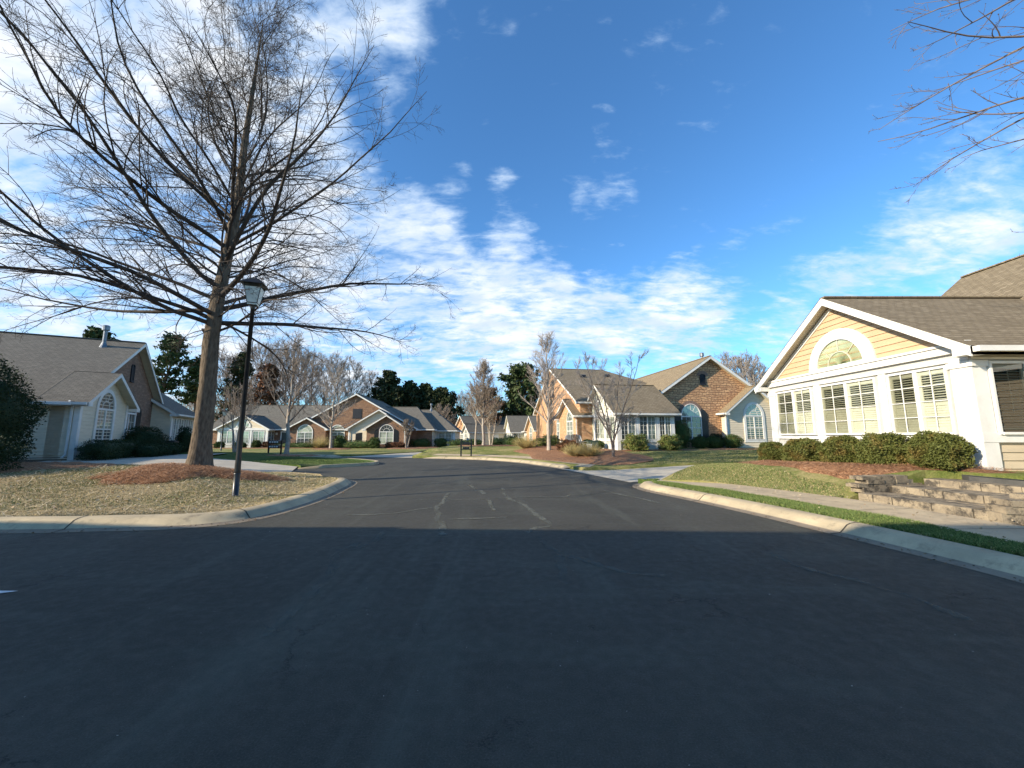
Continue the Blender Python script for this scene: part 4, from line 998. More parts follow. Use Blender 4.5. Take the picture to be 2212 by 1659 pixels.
# ---- the next two buildings beyond it
HB = house('row_house', (3.0, 57.5, -.25), 11, 'pale house with steep white gables and black front door beyond the ornamental grass')
block(HB, .6, 4, 0, 6.2, -.2, 2.8, 4.9, 'x', {'W': BO, 'S': BO}, sh_grey, .36, .38)
block(HB, 1.5, 14, -2, 20, -.2, 2.8, 6.9, 'y', {'W': P_, 'S': BO}, sh_grey, .36, .38, hip=(5, 5))
block(HB, -.6, 5, 12.5, 19.6, -.2, 2.7, 5.6, 'x', {'W': ('split', P_, CR_, 2.7), 'S': P_, 'N': P_}, sh_grey, .36, .38)
Wg = Wn((.6, 6.2), (.6, 0), HB); Wg.arch_window(3.1, .7, 1.7, 2.3, .9, .1, gl_mid)
Wh = Wn((-.6, 19.6), (-.6, 12.5), HB)
for a, b in ((.4, 2.2), (2.6, 4.5), (4.9, 6.7)): Wh.twin_window(a, b, .7, 2.4)
f = MB(); Wh.arc(f, 3.55, 3.0, .6, .75, .9, 1.05, 0, .07, 16); Wh.box(f, 2.8, 4.3, 2.94, 3.02, 0, .07); fw = f.build('fan_window', white, HB); Wh.fan(fw, 3.55, 3.0, .6, .9, .02, gl_mid)
Wh.trim([(0, 7.1, 2.45, 2.75, 0, .08), (0, .35, -.2, 2.4, 0, .05), (6.75, 7.1, -.2, 2.4, 0, .05)])
Wi = Wn((1.5, 12.5), (1.5, 6.2), HB); f = MB(); Wi.box(f, 2.2, 3.3, -.2, 1.95, 0, .06); f.build('door', black, HB); Wi.trim([(2.08, 2.2, -.2, 2.05, 0, .08), (3.3, 3.42, -.2, 2.05, 0, .08), (2.08, 3.42, 1.95, 2.07, 0, .085)])
Wj = Wn((-.6, 12.5), (5, 12.5), HB)
for a in (.3, 1.2, 2.1): Wj.twin_window(a, a+.8, .7, 2.4, mats=(gl_dark, gl_mid))
HA = house('row_house', (-.7, 84, -.3), 25, 'farthest pale gabled house with a brick gable peeking over its roof between the bare trees')
block(HA, 0, 6, 0, 6.6, -.2, 2.7, 5.3, 'x', {'W': ('split', P_, CR_, 2.7), 'S': P_}, sh_grey, .36, .38)
block(HA, 4, 16, 2, 16, -.2, 2.8, 7.4, 'x', {'W': BO, 'S': (sid_cream, True)}, sh_grey, .36, .38)
Wk = Wn((0, 6.6), (0, 0), HA)
for a, b in ((.4, 2.0), (2.4, 4.2), (4.6, 6.2)): Wk.twin_window(a, b, .7, 2.4)
f = MB(); Wk.arc(f, 3.3, 2.95, .7, .9, .9, 1.1, 0, .07, 16); Wk.box(f, 2.4, 4.2, 2.88, 2.97, 0, .07); fw = f.build('fan_window', white, HA); Wk.fan(fw, 3.3, 2.97, .7, .9, .02, gl_mid)
# ---- garage house at the end of the centre driveway
HF = house('garage_house', (-7.9, 72, -.1), 28, 'far small house with orange gable, white gable and grey garage past the driveway')
block(HF, 0, 9, 0, 5.0, -.1, 2.7, 4.6, 'x', {'W': (panelw, False), 'S': (sid_grey, True)}, sh_grey, .36, .38) if False else None
block(HF, 0, 12, 0, 3.4, -.1, 2.5, 3.9, 'x', {'W': P_, 'S': (sid_grey, True), 'E': (sid_grey, True)}, sh_grey, .3, .35)
block(HF, .4, 12, 1.2, 9.5, -.1, 2.6, 5.6, 'x', {'W': BO, 'S': (sid_grey, True)}, sh_grey, .36, .38)
block(HF, -1.8, 4, 7.6, 13, -.1, 2.5, 3.9, 'x', {'W': P_, 'S': P_}, sh_grey, .3, .35)
Wl = Wn((0, 3.4), (0, 0), HF); Wl.arch_window(1.7, .7, 1.2, 2.1, .8, .1, gl_mid)
Wl = Wn((.4, 9.5), (.4, 1.2), HF); Wl.arch_window(4.6, .5, 1.6, 2.0, .8, .1, gl_mid); Wl.vent(4.0, 3.9, .4, 4.6)
Wl = Wn((-1.8, 13), (-1.8, 7.6), HF)
for a in (.4, 2.0, 3.6): Wl.twin_window(a, a+1.3, .6, 2.1)
Wl = Wn((0, 0), (12, 0), HF); f = MB(); Wl.box(f, 5.0, 6.0, -.1, 2.0, 0, .05); f.build('door', white, HF)

# ---- long brown house beyond the road on the left
HM = house('brick_house', (-38.8, 51.2, 0), 3, 'wide low house with brown ledgestone gables and two white sunrooms across the far lawn')
BM = (stone_m, False); GS = (sid_grey, True)
block(HM, 0, 6.35, 0, 7, -.2, 2.62, 4.35, 'y', {'S': ('split', P_, GS, 2.62), 'E': P_, 'W': P_}, sh_grey, .4, .4)
block(HM, -2, 17, 1.6, 12.5, -.2, 2.7, 6.15, 'x', {'S': BM, 'W': GS}, sh_grey, .4, .4)
block(HM, 8.7, 13.6, .6, 7, -.2, 2.65, 4.0, 'y', {'S': BM, 'E': BM, 'W': BM}, sh_grey, .4, .4)
block(HM, 8.9, 25.6, 1.4, 14, -.2, 2.65, 7.35, 'y', {'S': BM}, sh_grey, .4, .4)
block(HM, 16.8, 24.8, .2, 8, -.2, 2.65, 5.1, 'y', {'S': GS, 'W': GS}, sh_grey, .4, .4)
block(HM, 19.5, 24.7, -.8, 7, -.2, 2.65, 4.3, 'y', {'S': BM, 'E': BM, 'W': BM}, sh_grey, .4, .4)
block(HM, 17, 27.6, 2.5, 13, -.2, 2.7, 6.0, 'x', {'S': BM, 'E': GS}, sh_grey, .4, .4, hip=(0, 3.2))
block(HM, 25.2, 30.6, 5, 14, -.2, 2.6, 5.7, 'x', {'S': P_, 'E': GS}, sh_grey, .4, .4, hip=(0, 3.8))
m1 = Wn((0, 0), (6.35, 0), HM)
m1.trim([(-.04, 6.4, 2.35, 2.66, 0, .08), (0, 6.35, .45, .6, 0, .06), (-.04, .3, -.2, 2.35, 0, .05), (2.05, 2.25, -.2, 2.35, 0, .05), (4.1, 4.3, -.2, 2.35, 0, .05), (6.1, 6.4, -.2, 2.35, 0, .05)])
for a, b in ((.45, 1.95), (2.4, 4.0), (4.45, 5.95)): m1.twin_window(a, b, .65, 2.25, mats=(gl_dark, gl_mid))
f = MB(); m1.arc(f, 3.17, 2.8, .75, .95, .75, .95, 0, .08, 18); m1.box(f, 2.2, 4.1, 2.72, 2.8, 0, .08); fw = f.build('fan_window', white, HM); m1.fan(fw, 3.17, 2.8, .75, .75, .02, gl_mid)
m2 = Wn((-2, 1.6), (17, 1.6), HM)      # u = x+2
f = MB(); m2.box(f, 9.35, 10.25, -.1, 2.1, 0, .06); dr = f.build('door', black, HM); f = MB(); m2.box(f, 9.42, 9.47, 1.0, 1.1, .06, .1); f.build('handle', galv, dr)
m2.trim([(9.2, 9.35, -.1, 2.2, 0, .08), (10.25, 10.4, -.1, 2.2, 0, .08), (9.2, 10.4, 2.1, 2.25, 0, .085)]); f = MB(); m2.box(f, 8.6, 8.78, 1.75, 2.05, .02, .2); f.build('porch_light', white, HM)
m3 = Wn((8.7, .6), (13.6, .6), HM)
m3.arch_window(2.2, .55, 1.9, 2.1, .95, .1, gl_mid, gl_dark, gl_pale, surround=None, rays=5)
m4 = Wn((8.9, 1.4), (25.6, 1.4), HM)
m4.arch_window(5.95, .55, 1.8, 2.1, .95, .1, gl_mid, gl_mid, gl_pale, rays=5)
f = MB(); m4.box(f, 7.9, 9.1, 4.1, 5.35, 0, .05); m4.box(f, 7.8, 9.2, 4.0, 4.1, 0, .08); f.build('gable_vent', ventm, HM)
m5 = Wn((16.8, .2), (24.8, .2), HM); m5.shutter(.95, 1.8, .9, 1.95, .1, 'garden_door'); m5.trim([(-.03, .15, -.2, 2.7, 0, .04)]); m5.downspout(.15, 0, 2.55, .12); m5.downspout(2.6, 0, 2.55, .1)
m6 = Wn((19.5, -.8), (24.7, -.8), HM)
m6.arch_window(2.6, .6, 1.75, 2.15, .9, .08, gl_pale, gl_pale, gl_dark, surround=soldier, rays=5); m6.shutter(1.0, 1.6, .5, 2.2, .35); m6.shutter(3.6, 4.2, .5, 2.2, -.35); m6.downspout(5.0, 0, 2.5, .1)
m7 = Wn((25.2, 5), (30.6, 5), HM)
m7.trim([(0, 5.4, 2.3, 2.6, 0, .08), (0, .3, -.2, 2.3, 0, .05), (2.4, 2.7, -.2, 2.3, 0, .05), (5.1, 5.45, -.2, 2.3, 0, .05), (0, 5.4, .35, .5, 0, .05)])
for a, b in ((.4, 2.2), (3.0, 4.9)): m7.twin_window(a, b, .6, 2.2, mats=(gl_mid, gl_mid))
flue(HM, 26.6, 7.5, 5.6, 6.6)
m8 = Wn((6.35, 0), (6.35, 1.6), HM); m8.twin_window(.15, 1.4, .65, 2.25, mats=(gl_dark, gl_dark))

# ---- grey sided house in shade at the left
HL = house('sided_house', (-20.8, 18.5, 0), 25, 'greige sided house in shade with arched window, brown gable and metal flue')
BD = (brick_d, False)
block(HL, -20, -.5, 0, 10.0, .3, 3.35, 7.4, 'x', {'S': GS, 'E': BD}, sh_grey, .4, .42, ridge=6.2, ze2=4.0, fa=.22)
block(HL, -1.0, 0, 0, 4.7, .3, 3.362, 4.897, 'x', {'E': GS, 'S': GS}, sh_grey, .38, .42, fa=.22, cap=.012)
block(HL, -6, .6, 9.7, 15, .3, 3.35, 5.7, 'y', {'S': GS, 'E': P_}, sh_grey, .4, .3, ridge=-2.8)
block(HL, -23, -10.5, -9, 6.5, .3, 3.5, 8.4, 'y', {'S': GS, 'E': BD, 'W': GS}, sh_grey, .4, .4)
l1 = Wn((0, 0), (0, 4.7), HL)
l1.arch_window(2.3, .95, 1.55, 3.0, .9, .2, gl_mid, gl_dark, gl_dark, rays=4)
l1.trim([(-.04, .16, .3, 3.4, 0, .05), (4.54, 4.74, .3, 3.4, 0, .05)])
l0 = Wn((-8, 0), (0, 0), HL); l0.trim([(7.84, 8.04, .3, 3.3, 0, .05)]); l0.downspout(7.78, .55, 3.25, .1)
f = MB(); l0.box(f, 0, 8.02, .2, .62, 0, .02); f.build('foundation', concrete('footing', (.20, .16, .11), (.15, .12, .09), (.10, .08, .06)), HL)
l2 = Wn((-.5, 4.7), (-.5, 10.0), HL)
l2.arch_window(1.6, .95, 1.7, 3.0, .95, .08, gl_dark, gl_mid, gl_dark, surround=soldier); l2.shutter(.0, .5, .9, 3.2, .4); l2.shutter(2.75, 3.35, .9, 3.2, -.4)
l2v = Wn((-.5, 0), (-.5, 10), HL); l2v.vent(6.1, 5.0, .42, 5.95)
l3 = Wn((.6, 9.7), (.6, 15), HL)
l3.trim([(0, 5.3, 3.0, 3.3, 0, .06), (0, .3, .3, 3.0, 0, .05), (0, 5.3, 1.0, 1.15, 0, .05)])
for a in (.5, 1.55, 2.6, 3.65): l3.twin_window(a, a+.95, 1.2, 2.9, mats=(gl_dark, gl_mid), cas=.05)
flue(HL, -1.7, 5.4, 6.9, 8.2)

# ---- house across the side street, behind and left of the camera: its ridge throws the long shade over the road
HS = house('neighbour_house', (-33, -9.0, 0), 0, 'greige house with a long straight roof across the side street, shading the near road')
block(HS, 0, 21.0, 0, 11.0, -.1, 4.6, 9.45, 'x', {'N': GS, 'E': GS, 'W': GS, 'S': GS}, sh_brown, .4, .4)
n1 = Wn((21, 11.0), (0, 11.0), HS)
for a in (3, 8, 13, 17.5): n1.twin_window(a, a+1.6, 1.0, 2.6)
# ------------------------------------------------------------------ trees
def unit(v): return v/np.maximum(np.linalg.norm(v, axis=-1, keepdims=True), 1e-9)
def grow(start, d, length, r0, r1, nseg, wig, trop, rng, cont=.75):
    """all branches of one order at once; trop (.,3) pull added per segment"""
    n = len(start); pts = [start]; d = unit(d); drift = rng.normal(0, wig, (n, 3))
    for i in range(nseg):
        drift = drift*cont+rng.normal(0, wig, (n, 3))
        d = unit(d+drift*.6+trop/nseg)
        pts.append(pts[-1]+d*(length[:, None]/nseg))
    P = np.stack(pts, 1); t = np.linspace(0, 1, nseg+1)[None, :]
    Rr = r0[:, None]*(1-t)+r1[:, None]*t
    return P, Rr
def spawn(P, Rr, L, count, tmin, tmax, amin, amax, lr, rng, rr=.6, planar=0., shape=.6):
    n, m, _ = P.shape; idx = np.repeat(np.arange(n), count); k = len(idx)
    t = rng.uniform(tmin, tmax, k); f = t*(m-1); i0 = np.minimum(f.astype(int), m-2); w = (f-i0)[:, None]
    s = P[idx, i0]*(1-w)+P[idx, i0+1]*w; tan = unit(P[idx, i0+1]-P[idx, i0])
    r = (Rr[idx, i0]*(1-w[:, 0])+Rr[idx, i0+1]*w[:, 0])*rr
    q = rng.normal(0, 1, (k, 3)); q[:, 2] *= (1-planar); q = unit(q-tan*(q*tan).sum(1, keepdims=True))
    a = rng.uniform(amin, amax, k)[:, None]
    d = tan*np.cos(a)+q*np.sin(a)
    ln = L[idx]*lr*rng.uniform(.55, 1.2, k)*(1-shape*t)
    return s, d, ln, r
def tubes(P, Rr, sides, off):
    n, m, _ = P.shape; T = np.gradient(P, axis=1); T = unit(T)
    up = np.where(np.abs(T[..., 2:3]) < .9, np.array([0, 0, 1.]), np.array([1., 0, 0])); A = unit(np.cross(T, up)); B = np.cross(T, A)
    an = np.arange(sides)*2*math.pi/sides
    V = P[:, :, None, :]+Rr[:, :, None, None]*(A[:, :, None, :]*np.cos(an)[None, None, :, None]+B[:, :, None, :]*np.sin(an)[None, None, :, None])
    V = V.reshape(-1, 3)
    b = (np.arange(n)*m*sides)[:, None, None]; i = (np.arange(m-1)*sides)[None, :, None]; k = np.arange(sides)[None, None, :]; k2 = (k+1) % sides
    F = np.stack([b+i+k, b+i+k2, b+i+sides+k2, b+i+sides+k], -1).reshape(-1, 4)+off
    return V, F
def mesh_of(name, groups, mat, parent):
    Vs, Fs, off = [], [], 0
    for P, Rr, s in groups:
        V, F = tubes(P, Rr, s, off); Vs.append(V); Fs.append(F); off += len(V)
    return np_mesh(name, np.concatenate(Vs), np.concatenate(Fs), mat, parent, smooth=True)
def leaves(name, C, size, mat, parent, rng, elong=1.0, nrm=None):
    n = len(C); d = unit(rng.normal(0, 1, (n, 3))); q = unit(np.cross(d, rng.normal(0, 1, (n, 3))))
    s = size*rng.uniform(.6, 1.4, (n, 1)); V = np.stack([C-d*s*elong, C+q*s*.55, C+d*s*elong, C-q*s*.55], 1).reshape(-1, 3)
    return np_mesh(name, V, np.arange(n*4).reshape(n, 4), mat, parent)
def ringtrunk(path, radii, sides=14, flare=0., rng=None, lump=.06):
    """trunk surface with root flare and uneven sections"""
    P = np.array(path, float); n = len(P); t = np.linspace(0, n-1, (n-1)*6+1); Q = np.stack([np.interp(t, range(n), P[:, k]) for k in range(3)], 1); r = np.interp(t, range(n), radii)
    V = []; F = []; ph = rng.uniform(0, 6.3, 3)
    for i, (p, rr) in enumerate(zip(Q, r)):
        h = p[2]-Q[0][2]
        for k in range(sides):
            a = 2*math.pi*k/sides
            m = 1+lump*math.sin(3*a+ph[0]+h*.7)+lump*.6*math.sin(5*a+ph[1]-h)+flare*math.exp(-h/.28)*(1+.45*math.sin(5*a+ph[2]))+.03*rng.normal()
            V.append((p[0]+rr*m*math.cos(a), p[1]+rr*m*math.sin(a), p[2]))
        if i:
            for k in range(sides):
                k2 = (k+1) % sides; b = (i-1)*sides; F.append((b+k, b+k2, b+sides+k2, b+sides+k))
    return np.array(V), np.array(F)
# ---- the great bare tree at the left
def big_tree():
    rng = np.random.default_rng(5)
    bx, by = -10.0, 12.5; bz = Hs(H_left, bx, by)+.02
    root = empty('oak_tree', (bx, by, bz), 0, 'huge bare wide-crowned tree with furrowed trunk in a straw ring beside the lamp post', 'tree')
    path = [(0, 0, -.15), (.0, 0, 1.2), (.03, 0, 2.6), (.03, -.05, 4.2), (.10, -.05, 5.6), (.24, 0, 7.4), (.36, .05, 9.4), (.36, .08, 11.5), (.52, -.02, 13.2), (.50, .10, 14.8), (.64, 0, 16.4)]
    rad = [.31, .255, .235, .215, .195, .165, .135, .10, .068, .040, .012]
    V, F = ringtrunk(path, rad, 18, .42, rng); np_mesh('trunk', V, F, bark_oak, root, True)
    tz = [p[2] for p in path]
    n1 = 98; z = np.sort(np.concatenate([4.45+11.2*np.linspace(0, 1, n1-10)**1.12+rng.uniform(-.1, .1, n1-10), rng.uniform(4.5, 9, 10)])); s = np.stack([np.interp(z, tz, [p[0] for p in path]), np.interp(z, tz, [p[1] for p in path]), z], 1)
    az = (np.arange(n1)*2.39996+rng.normal(0, .3, n1)); f = (z-4.4)/11.6
    el = np.interp(f, [0, .15, .35, .6, .85, 1], [.30, .50, .70, .92, 1.05, 1.2])+rng.normal(0, .10, n1)
    low = np.arange(n1) % 3 == 0; el = np.where(low & (f < .4), el-.16, el)
    L = np.interp(f, [0, .15, .35, .55, .75, .9, 1], [7.8, 8.2, 7.5, 6.2, 4.6, 3.2, 2.0])*rng.uniform(.78, 1.1, n1)*(1-.04*np.cos(az))
    d = np.stack([np.cos(az)*np.cos(el), np.sin(az)*np.cos(el), np.sin(el)], 1)
    big = rng.random(n1) < .38; L = L*np.where(big, 1.08, .78); r0 = np.interp(z, tz, rad)*np.where(big, rng.uniform(.30, .44, n1), rng.uniform(.16, .26, n1))*np.clip(L/7, .6, 1.1)
    tr = np.zeros((n1, 3)); tr[:, 2] = np.interp(f, [0, .25, .5, 1], [-.30, -.10, .05, .25])
    P1, R1 = grow(s, d, L, r0, np.full(n1, .006), 14, .115, tr, rng, .62)
    s2, d2, l2, r2 = spawn(P1, R1, L, 20, .12, .97, .40, .95, .42, rng, .5, .3)
    kp = rng.random(len(s2)) < np.clip(np.repeat(L, 20)/6.5, .22, 1); s2, d2, l2, r2 = s2[kp], d2[kp], l2[kp], r2[kp]
    tr2 = np.zeros((len(s2), 3)); tr2[:, 2] = rng.normal(.02, .25, len(s2))
    P2, R2 = grow(s2, d2, l2, np.minimum(r2, .022), np.full(len(s2), .0042), 7, .09, tr2, rng)
    s3, d3, l3, r3 = spawn(P2, R2, l2, 8, .12, 1., .45, 1.1, .42, rng, .6, .2)
    P3, R3 = grow(s3, d3, np.maximum(l3, .22), np.clip(r3, .0038, .007), np.full(len(s3), .003), 4, .12, rng.normal(0, .25, (len(s3), 3)), rng)
    s4, d4, l4, r4 = spawn(P3, R3, np.maximum(l3, .22), 2, .2, 1., .5, 1.1, .55, rng, .7)
    P4, R4 = grow(s4, d4, np.maximum(l4, .12), np.full(len(s4), .0034), np.full(len(s4), .0026), 2, .12, rng.normal(0, .2, (len(s4), 3)), rng)
    br = mesh_of('branches', [(P1, R1, 6), (P2, R2, 4), (P3, R3, 3), (P4, R4, 3)], twig_oak, root)
    lz = [(-6.1, 10.0), (-6.0, 10.1)]
    return root
big_tree()
# ---- smaller bare trees; prototypes 1 m scale in metres
def bare_tree(name, h, spread, trunk_h, r, seed, mt, mb_, n1=26, n2=9, n3=5, up=.35, stems=1, loc=(0, 0, 0), label='', group=None, el0=.9, twig=.004, fork=0):
    rng = np.random.default_rng(seed); root = empty(name, loc, 0, label, 'tree', group)
    gs = []; Vt = []; Ft = []; off = 0; S = []; D_ = []; LL = []; R0 = []
    for k in range(stems):
        a = 2*math.pi*k/max(stems, 1)+rng.uniform(0, 1); lean = 0 if stems == 1 else (rng.uniform(.10, .24) if not fork else rng.uniform(.30, .52))
        pz = np.linspace(0, h*.97, 8); sb = 0 if (stems == 1 or fork) else .08; lz_ = lambda z: max(z-fork, 0) if fork else z*(1 if z < h*.5 else .9)
        path = [(math.cos(a)*lean*lz_(z)+rng.normal(0, .012*h*.5)*(z > 0)+math.cos(a)*sb, math.sin(a)*lean*lz_(z)+rng.normal(0, .006*h)*(z > 0)+math.sin(a)*sb, z-.1) for z in pz]
        rad = [r*(1-.93*(z/h)**.85)+.004 for z in pz]
        V, F = ringtrunk(path, rad, 8, .25, rng, .04); Vt.append(V); Ft.append(F+off); off += len(V)
        m = n1//stems; z = np.sort(rng.uniform(trunk_h, h*.93, m)); s = np.stack([np.interp(z, pz, [p[0] for p in path]), np.interp(z, pz, [p[1] for p in path]), z-.1], 1)
        f = (z-trunk_h)/(h-trunk_h); az = np.arange(m)*2.39996+rng.normal(0, .4, m)+a
        el = el0+.35*f+rng.normal(0, .12, m); S.append(s); D_.append(np.stack([np.cos(az)*np.cos(el), np.sin(az)*np.cos(el), np.sin(el)], 1))
        LL.append((spread*np.interp(f, [0, .2, .5, 1], [1.25, 1.3, .95, .3]))*rng.uniform(.75, 1.1, m)); R0.append(np.interp(z, pz, rad)*rng.uniform(.4, .6, m))
    np_mesh('trunk', np.concatenate(Vt), np.concatenate(Ft), mb_, root, True)
    S = np.concatenate(S); D_ = np.concatenate(D_); LL = np.concatenate(LL); R0 = np.concatenate(R0)
    tr = np.zeros((len(S), 3)); tr[:, 2] = up
    P1, R1 = grow(S, D_, LL, R0, np.full(len(S), twig*1.6), 7, .07, tr, rng)
    s2, d2, l2, r2 = spawn(P1, R1, LL, n2, .15, 1, .35, .8, .45, rng, .6)
    t2 = np.zeros((len(s2), 3)); t2[:, 2] = up*.9
    P2, R2 = grow(s2, d2, np.maximum(l2, h*.05), np.clip(r2, twig*1.4, .05), np.full(len(s2), twig), 4, .10, t2, rng)
    s3, d3, l3, r3 = spawn(P2, R2, np.maximum(l2, h*.05), n3, .15, 1, .35, .9, .5, rng, .7)
    t3 = np.zeros((len(s3), 3)); t3[:, 2] = up*.6
    P3, R3 = grow(s3, d3, np.maximum(l3, h*.03), np.full(len(s3), twig*1.1), np.full(len(s3), twig*.8), 3, .12, t3, rng)
    mesh_of('branches', [(P1, R1, 5), (P2, R2, 3), (P3, R3, 3)], mt, root)
    return root
def zl(x, y):
    return 0
ST_ = 'young bare street trees'
bare_tree('maple_tree', 8.9, 3.1, 2.0, .17, 21, twig_tan, bark_pale, 30, 9, 5, .45, 1, (-17.0, 29.4, .22), 'bare grey-barked tree with a fan of branches on the grass island', ST_, .85, .008)
bare_tree('maple_tree', 9.6, 2.8, 2.2, .16, 22, twig_grey, bark_pale, 34, 10, 5, .3, 1, (-21.1, 45.3, .1), 'pale-trunked bare tree before the second arched window of the brown house', ST_, .55, .010)
bare_tree('crepe_myrtle', 5.6, 2.3, 1.9, .07, 23, twig_tan, bark_pale, 40, 8, 4, .4, 5, (-23.6, 33.2, .15), 'multi-stemmed whitish crepe myrtle right behind the black lamp post', 'crepe myrtles', .8, .008)
bare_tree('crepe_myrtle', 3.3, 1.3, 1.2, .07, 24, twig_tan, bark_pale, 36, 9, 5, .5, 3, (-13.0, 48.1, .1), 'small crepe myrtle in a straw bed by the corner of the brown house', 'crepe myrtles', .8, .010)
bare_tree('maple_tree', 6.6, 3.0, 1.7, .12, 25, twig_tan, bark_pale, 44, 10, 5, .3, 1, (-11.9, 66, -.0), 'rounded bare tree before the black cedars at the bend of the driveway', ST_, .5, .014)
bare_tree('maple_tree', 8.5, 2.6, 2.2, .17, 26, twig_tan, bark_pale, 54, 12, 5, .5, 1, (-2.85, 38.2, .15), 'tall pale-trunked bare tree with dense upright brown twigs behind the black mailbox stand', ST_, .8, .010)
bare_tree('maple_tree', 7.2, 2.3, 2.4, .13, 27, twig_tan, bark_pale, 38, 10, 5, .4, 1, (-4.15, 44.5, .1), 'slimmer bare tree half hidden left of the tall dense one', ST_, .7, .011)
bare_tree('crepe_myrtle', 6.2, 2.0, 1.6, .09, 28, twig_tan, bark_pale, 36, 8, 4, .4, 3, (-2.6, 47.6, .1), 'forked double-stemmed pale tree right of the tall dense bare tree', 'crepe myrtles', .8, .012)
bare_tree('maple_tree', 8.7, 2.4, 1.8, .15, 29, twig_grey, bark_pale, 46, 11, 5, .45, 1, (2.75, 29.0, .5), 'tall white-trunked bare tree in front of the orange brick gable', ST_, .8, .007)
# vase-shaped tree in the straw bed
bare_tree('maple_tree', 5.9, 1.7, 1.1, .06, 31, twig_grey, bark('brownish_bark', (.27, .21, .17), (.14, .11, .09), 1.5, .4), 48, 9, 5, .45, 5, (5.86, 22.6, .36), 'low-forking vase-shaped bare tree in the big straw bed by the white sunroom', ST_, .75, .0065, fork=.95)
# tree outside the frame at the right whose lower boughs hang into the corner
def bough_tree():
    rng = np.random.default_rng(44); root = empty('maple_tree', (13.2, 5.8, 2.9), 0, 'red-twigged tree at the upper right corner whose boughs reach out over the lawn', 'tree')
    path = [(0, 0, -2.5), (0, 0, 2), (.05, 0, 4), (.0, .1, 6.5), (-.1, .1, 9), (0, 0, 11.5)]; V, F = ringtrunk(path, [.22, .18, .16, .12, .07, .02], 12, .3, rng); np_mesh('trunk', V, F, bark_pale, root, True)
    n = 30; z = rng.uniform(3.6, 10.5, n); az = rng.uniform(0, 6.28, n)
    # boughs on the street side hang lower and reach farther
    n2 = 10; z = np.concatenate([z, [4.4, 4.9, 5.4, 5.9, 6.4, 6.9, 7.5, 5.2, 6.2, 7.9]]); az = np.concatenate([az, [2.72, 2.42, 2.86, 2.58, 2.72, 2.9, 2.5, 2.35, 2.3, 2.75]])
    n += n2; el = rng.uniform(.15, .7, n); el[-n2:] = [.12, .22, .15, .28, .2, .3, .3, .25, .3, .35]; L = np.full(n, 3.2)*rng.uniform(.7, 1.1, n); L[-n2:] = [4.6, 4.2, 5.2, 4.6, 5.4, 5.0, 4.8, 3.6, 4.2, 4.8]
    keep = ~((np.arange(n) < 30) & (np.cos(az-2.65) > .72)); z, az, el, L = z[keep], az[keep], el[keep], L[keep]; n = len(z)
    S = np.stack([np.zeros(n), np.zeros(n), z], 1); D_ = np.stack([np.cos(az)*np.cos(el), np.sin(az)*np.cos(el), np.sin(el)], 1)
    tr = np.zeros((n, 3)); tr[:, 2] = -.12
    P1, R1 = grow(S, D_, L, np.full(n, .038), np.full(n, .006), 11, .09, tr, rng)
    s2, d2, l2, r2 = spawn(P1, R1, L, 9, .25, 1, .35, .9, .34, rng, .6, .3); t2 = np.zeros((len(s2), 3)); t2[:, 2] = .35
    P2, R2 = grow(s2, d2, np.maximum(l2, .3), np.clip(r2, .005, .016), np.full(len(s2), .004), 6, .10, t2, rng)
    s3, d3, l3, r3 = spawn(P2, R2, np.maximum(l2, .3), 5, .15, 1, .4, 1.0, .38, rng, .7); t3 = np.zeros((len(s3), 3)); t3[:, 2] = .3
    P3, R3 = grow(s3, d3, np.maximum(l3, .10), np.full(len(s3), .0045), np.full(len(s3), .0032), 3, .1, t3, rng)
    mesh_of('branches', [(P1, R1, 6), (P2, R2, 4), (P3, R3, 3)], twig_red, root)
    b = P3[:, -1][rng.random(len(P3)) < .6]; leaves('buds', b, .014, twig_red, root, rng, 1.0)
bough_tree()
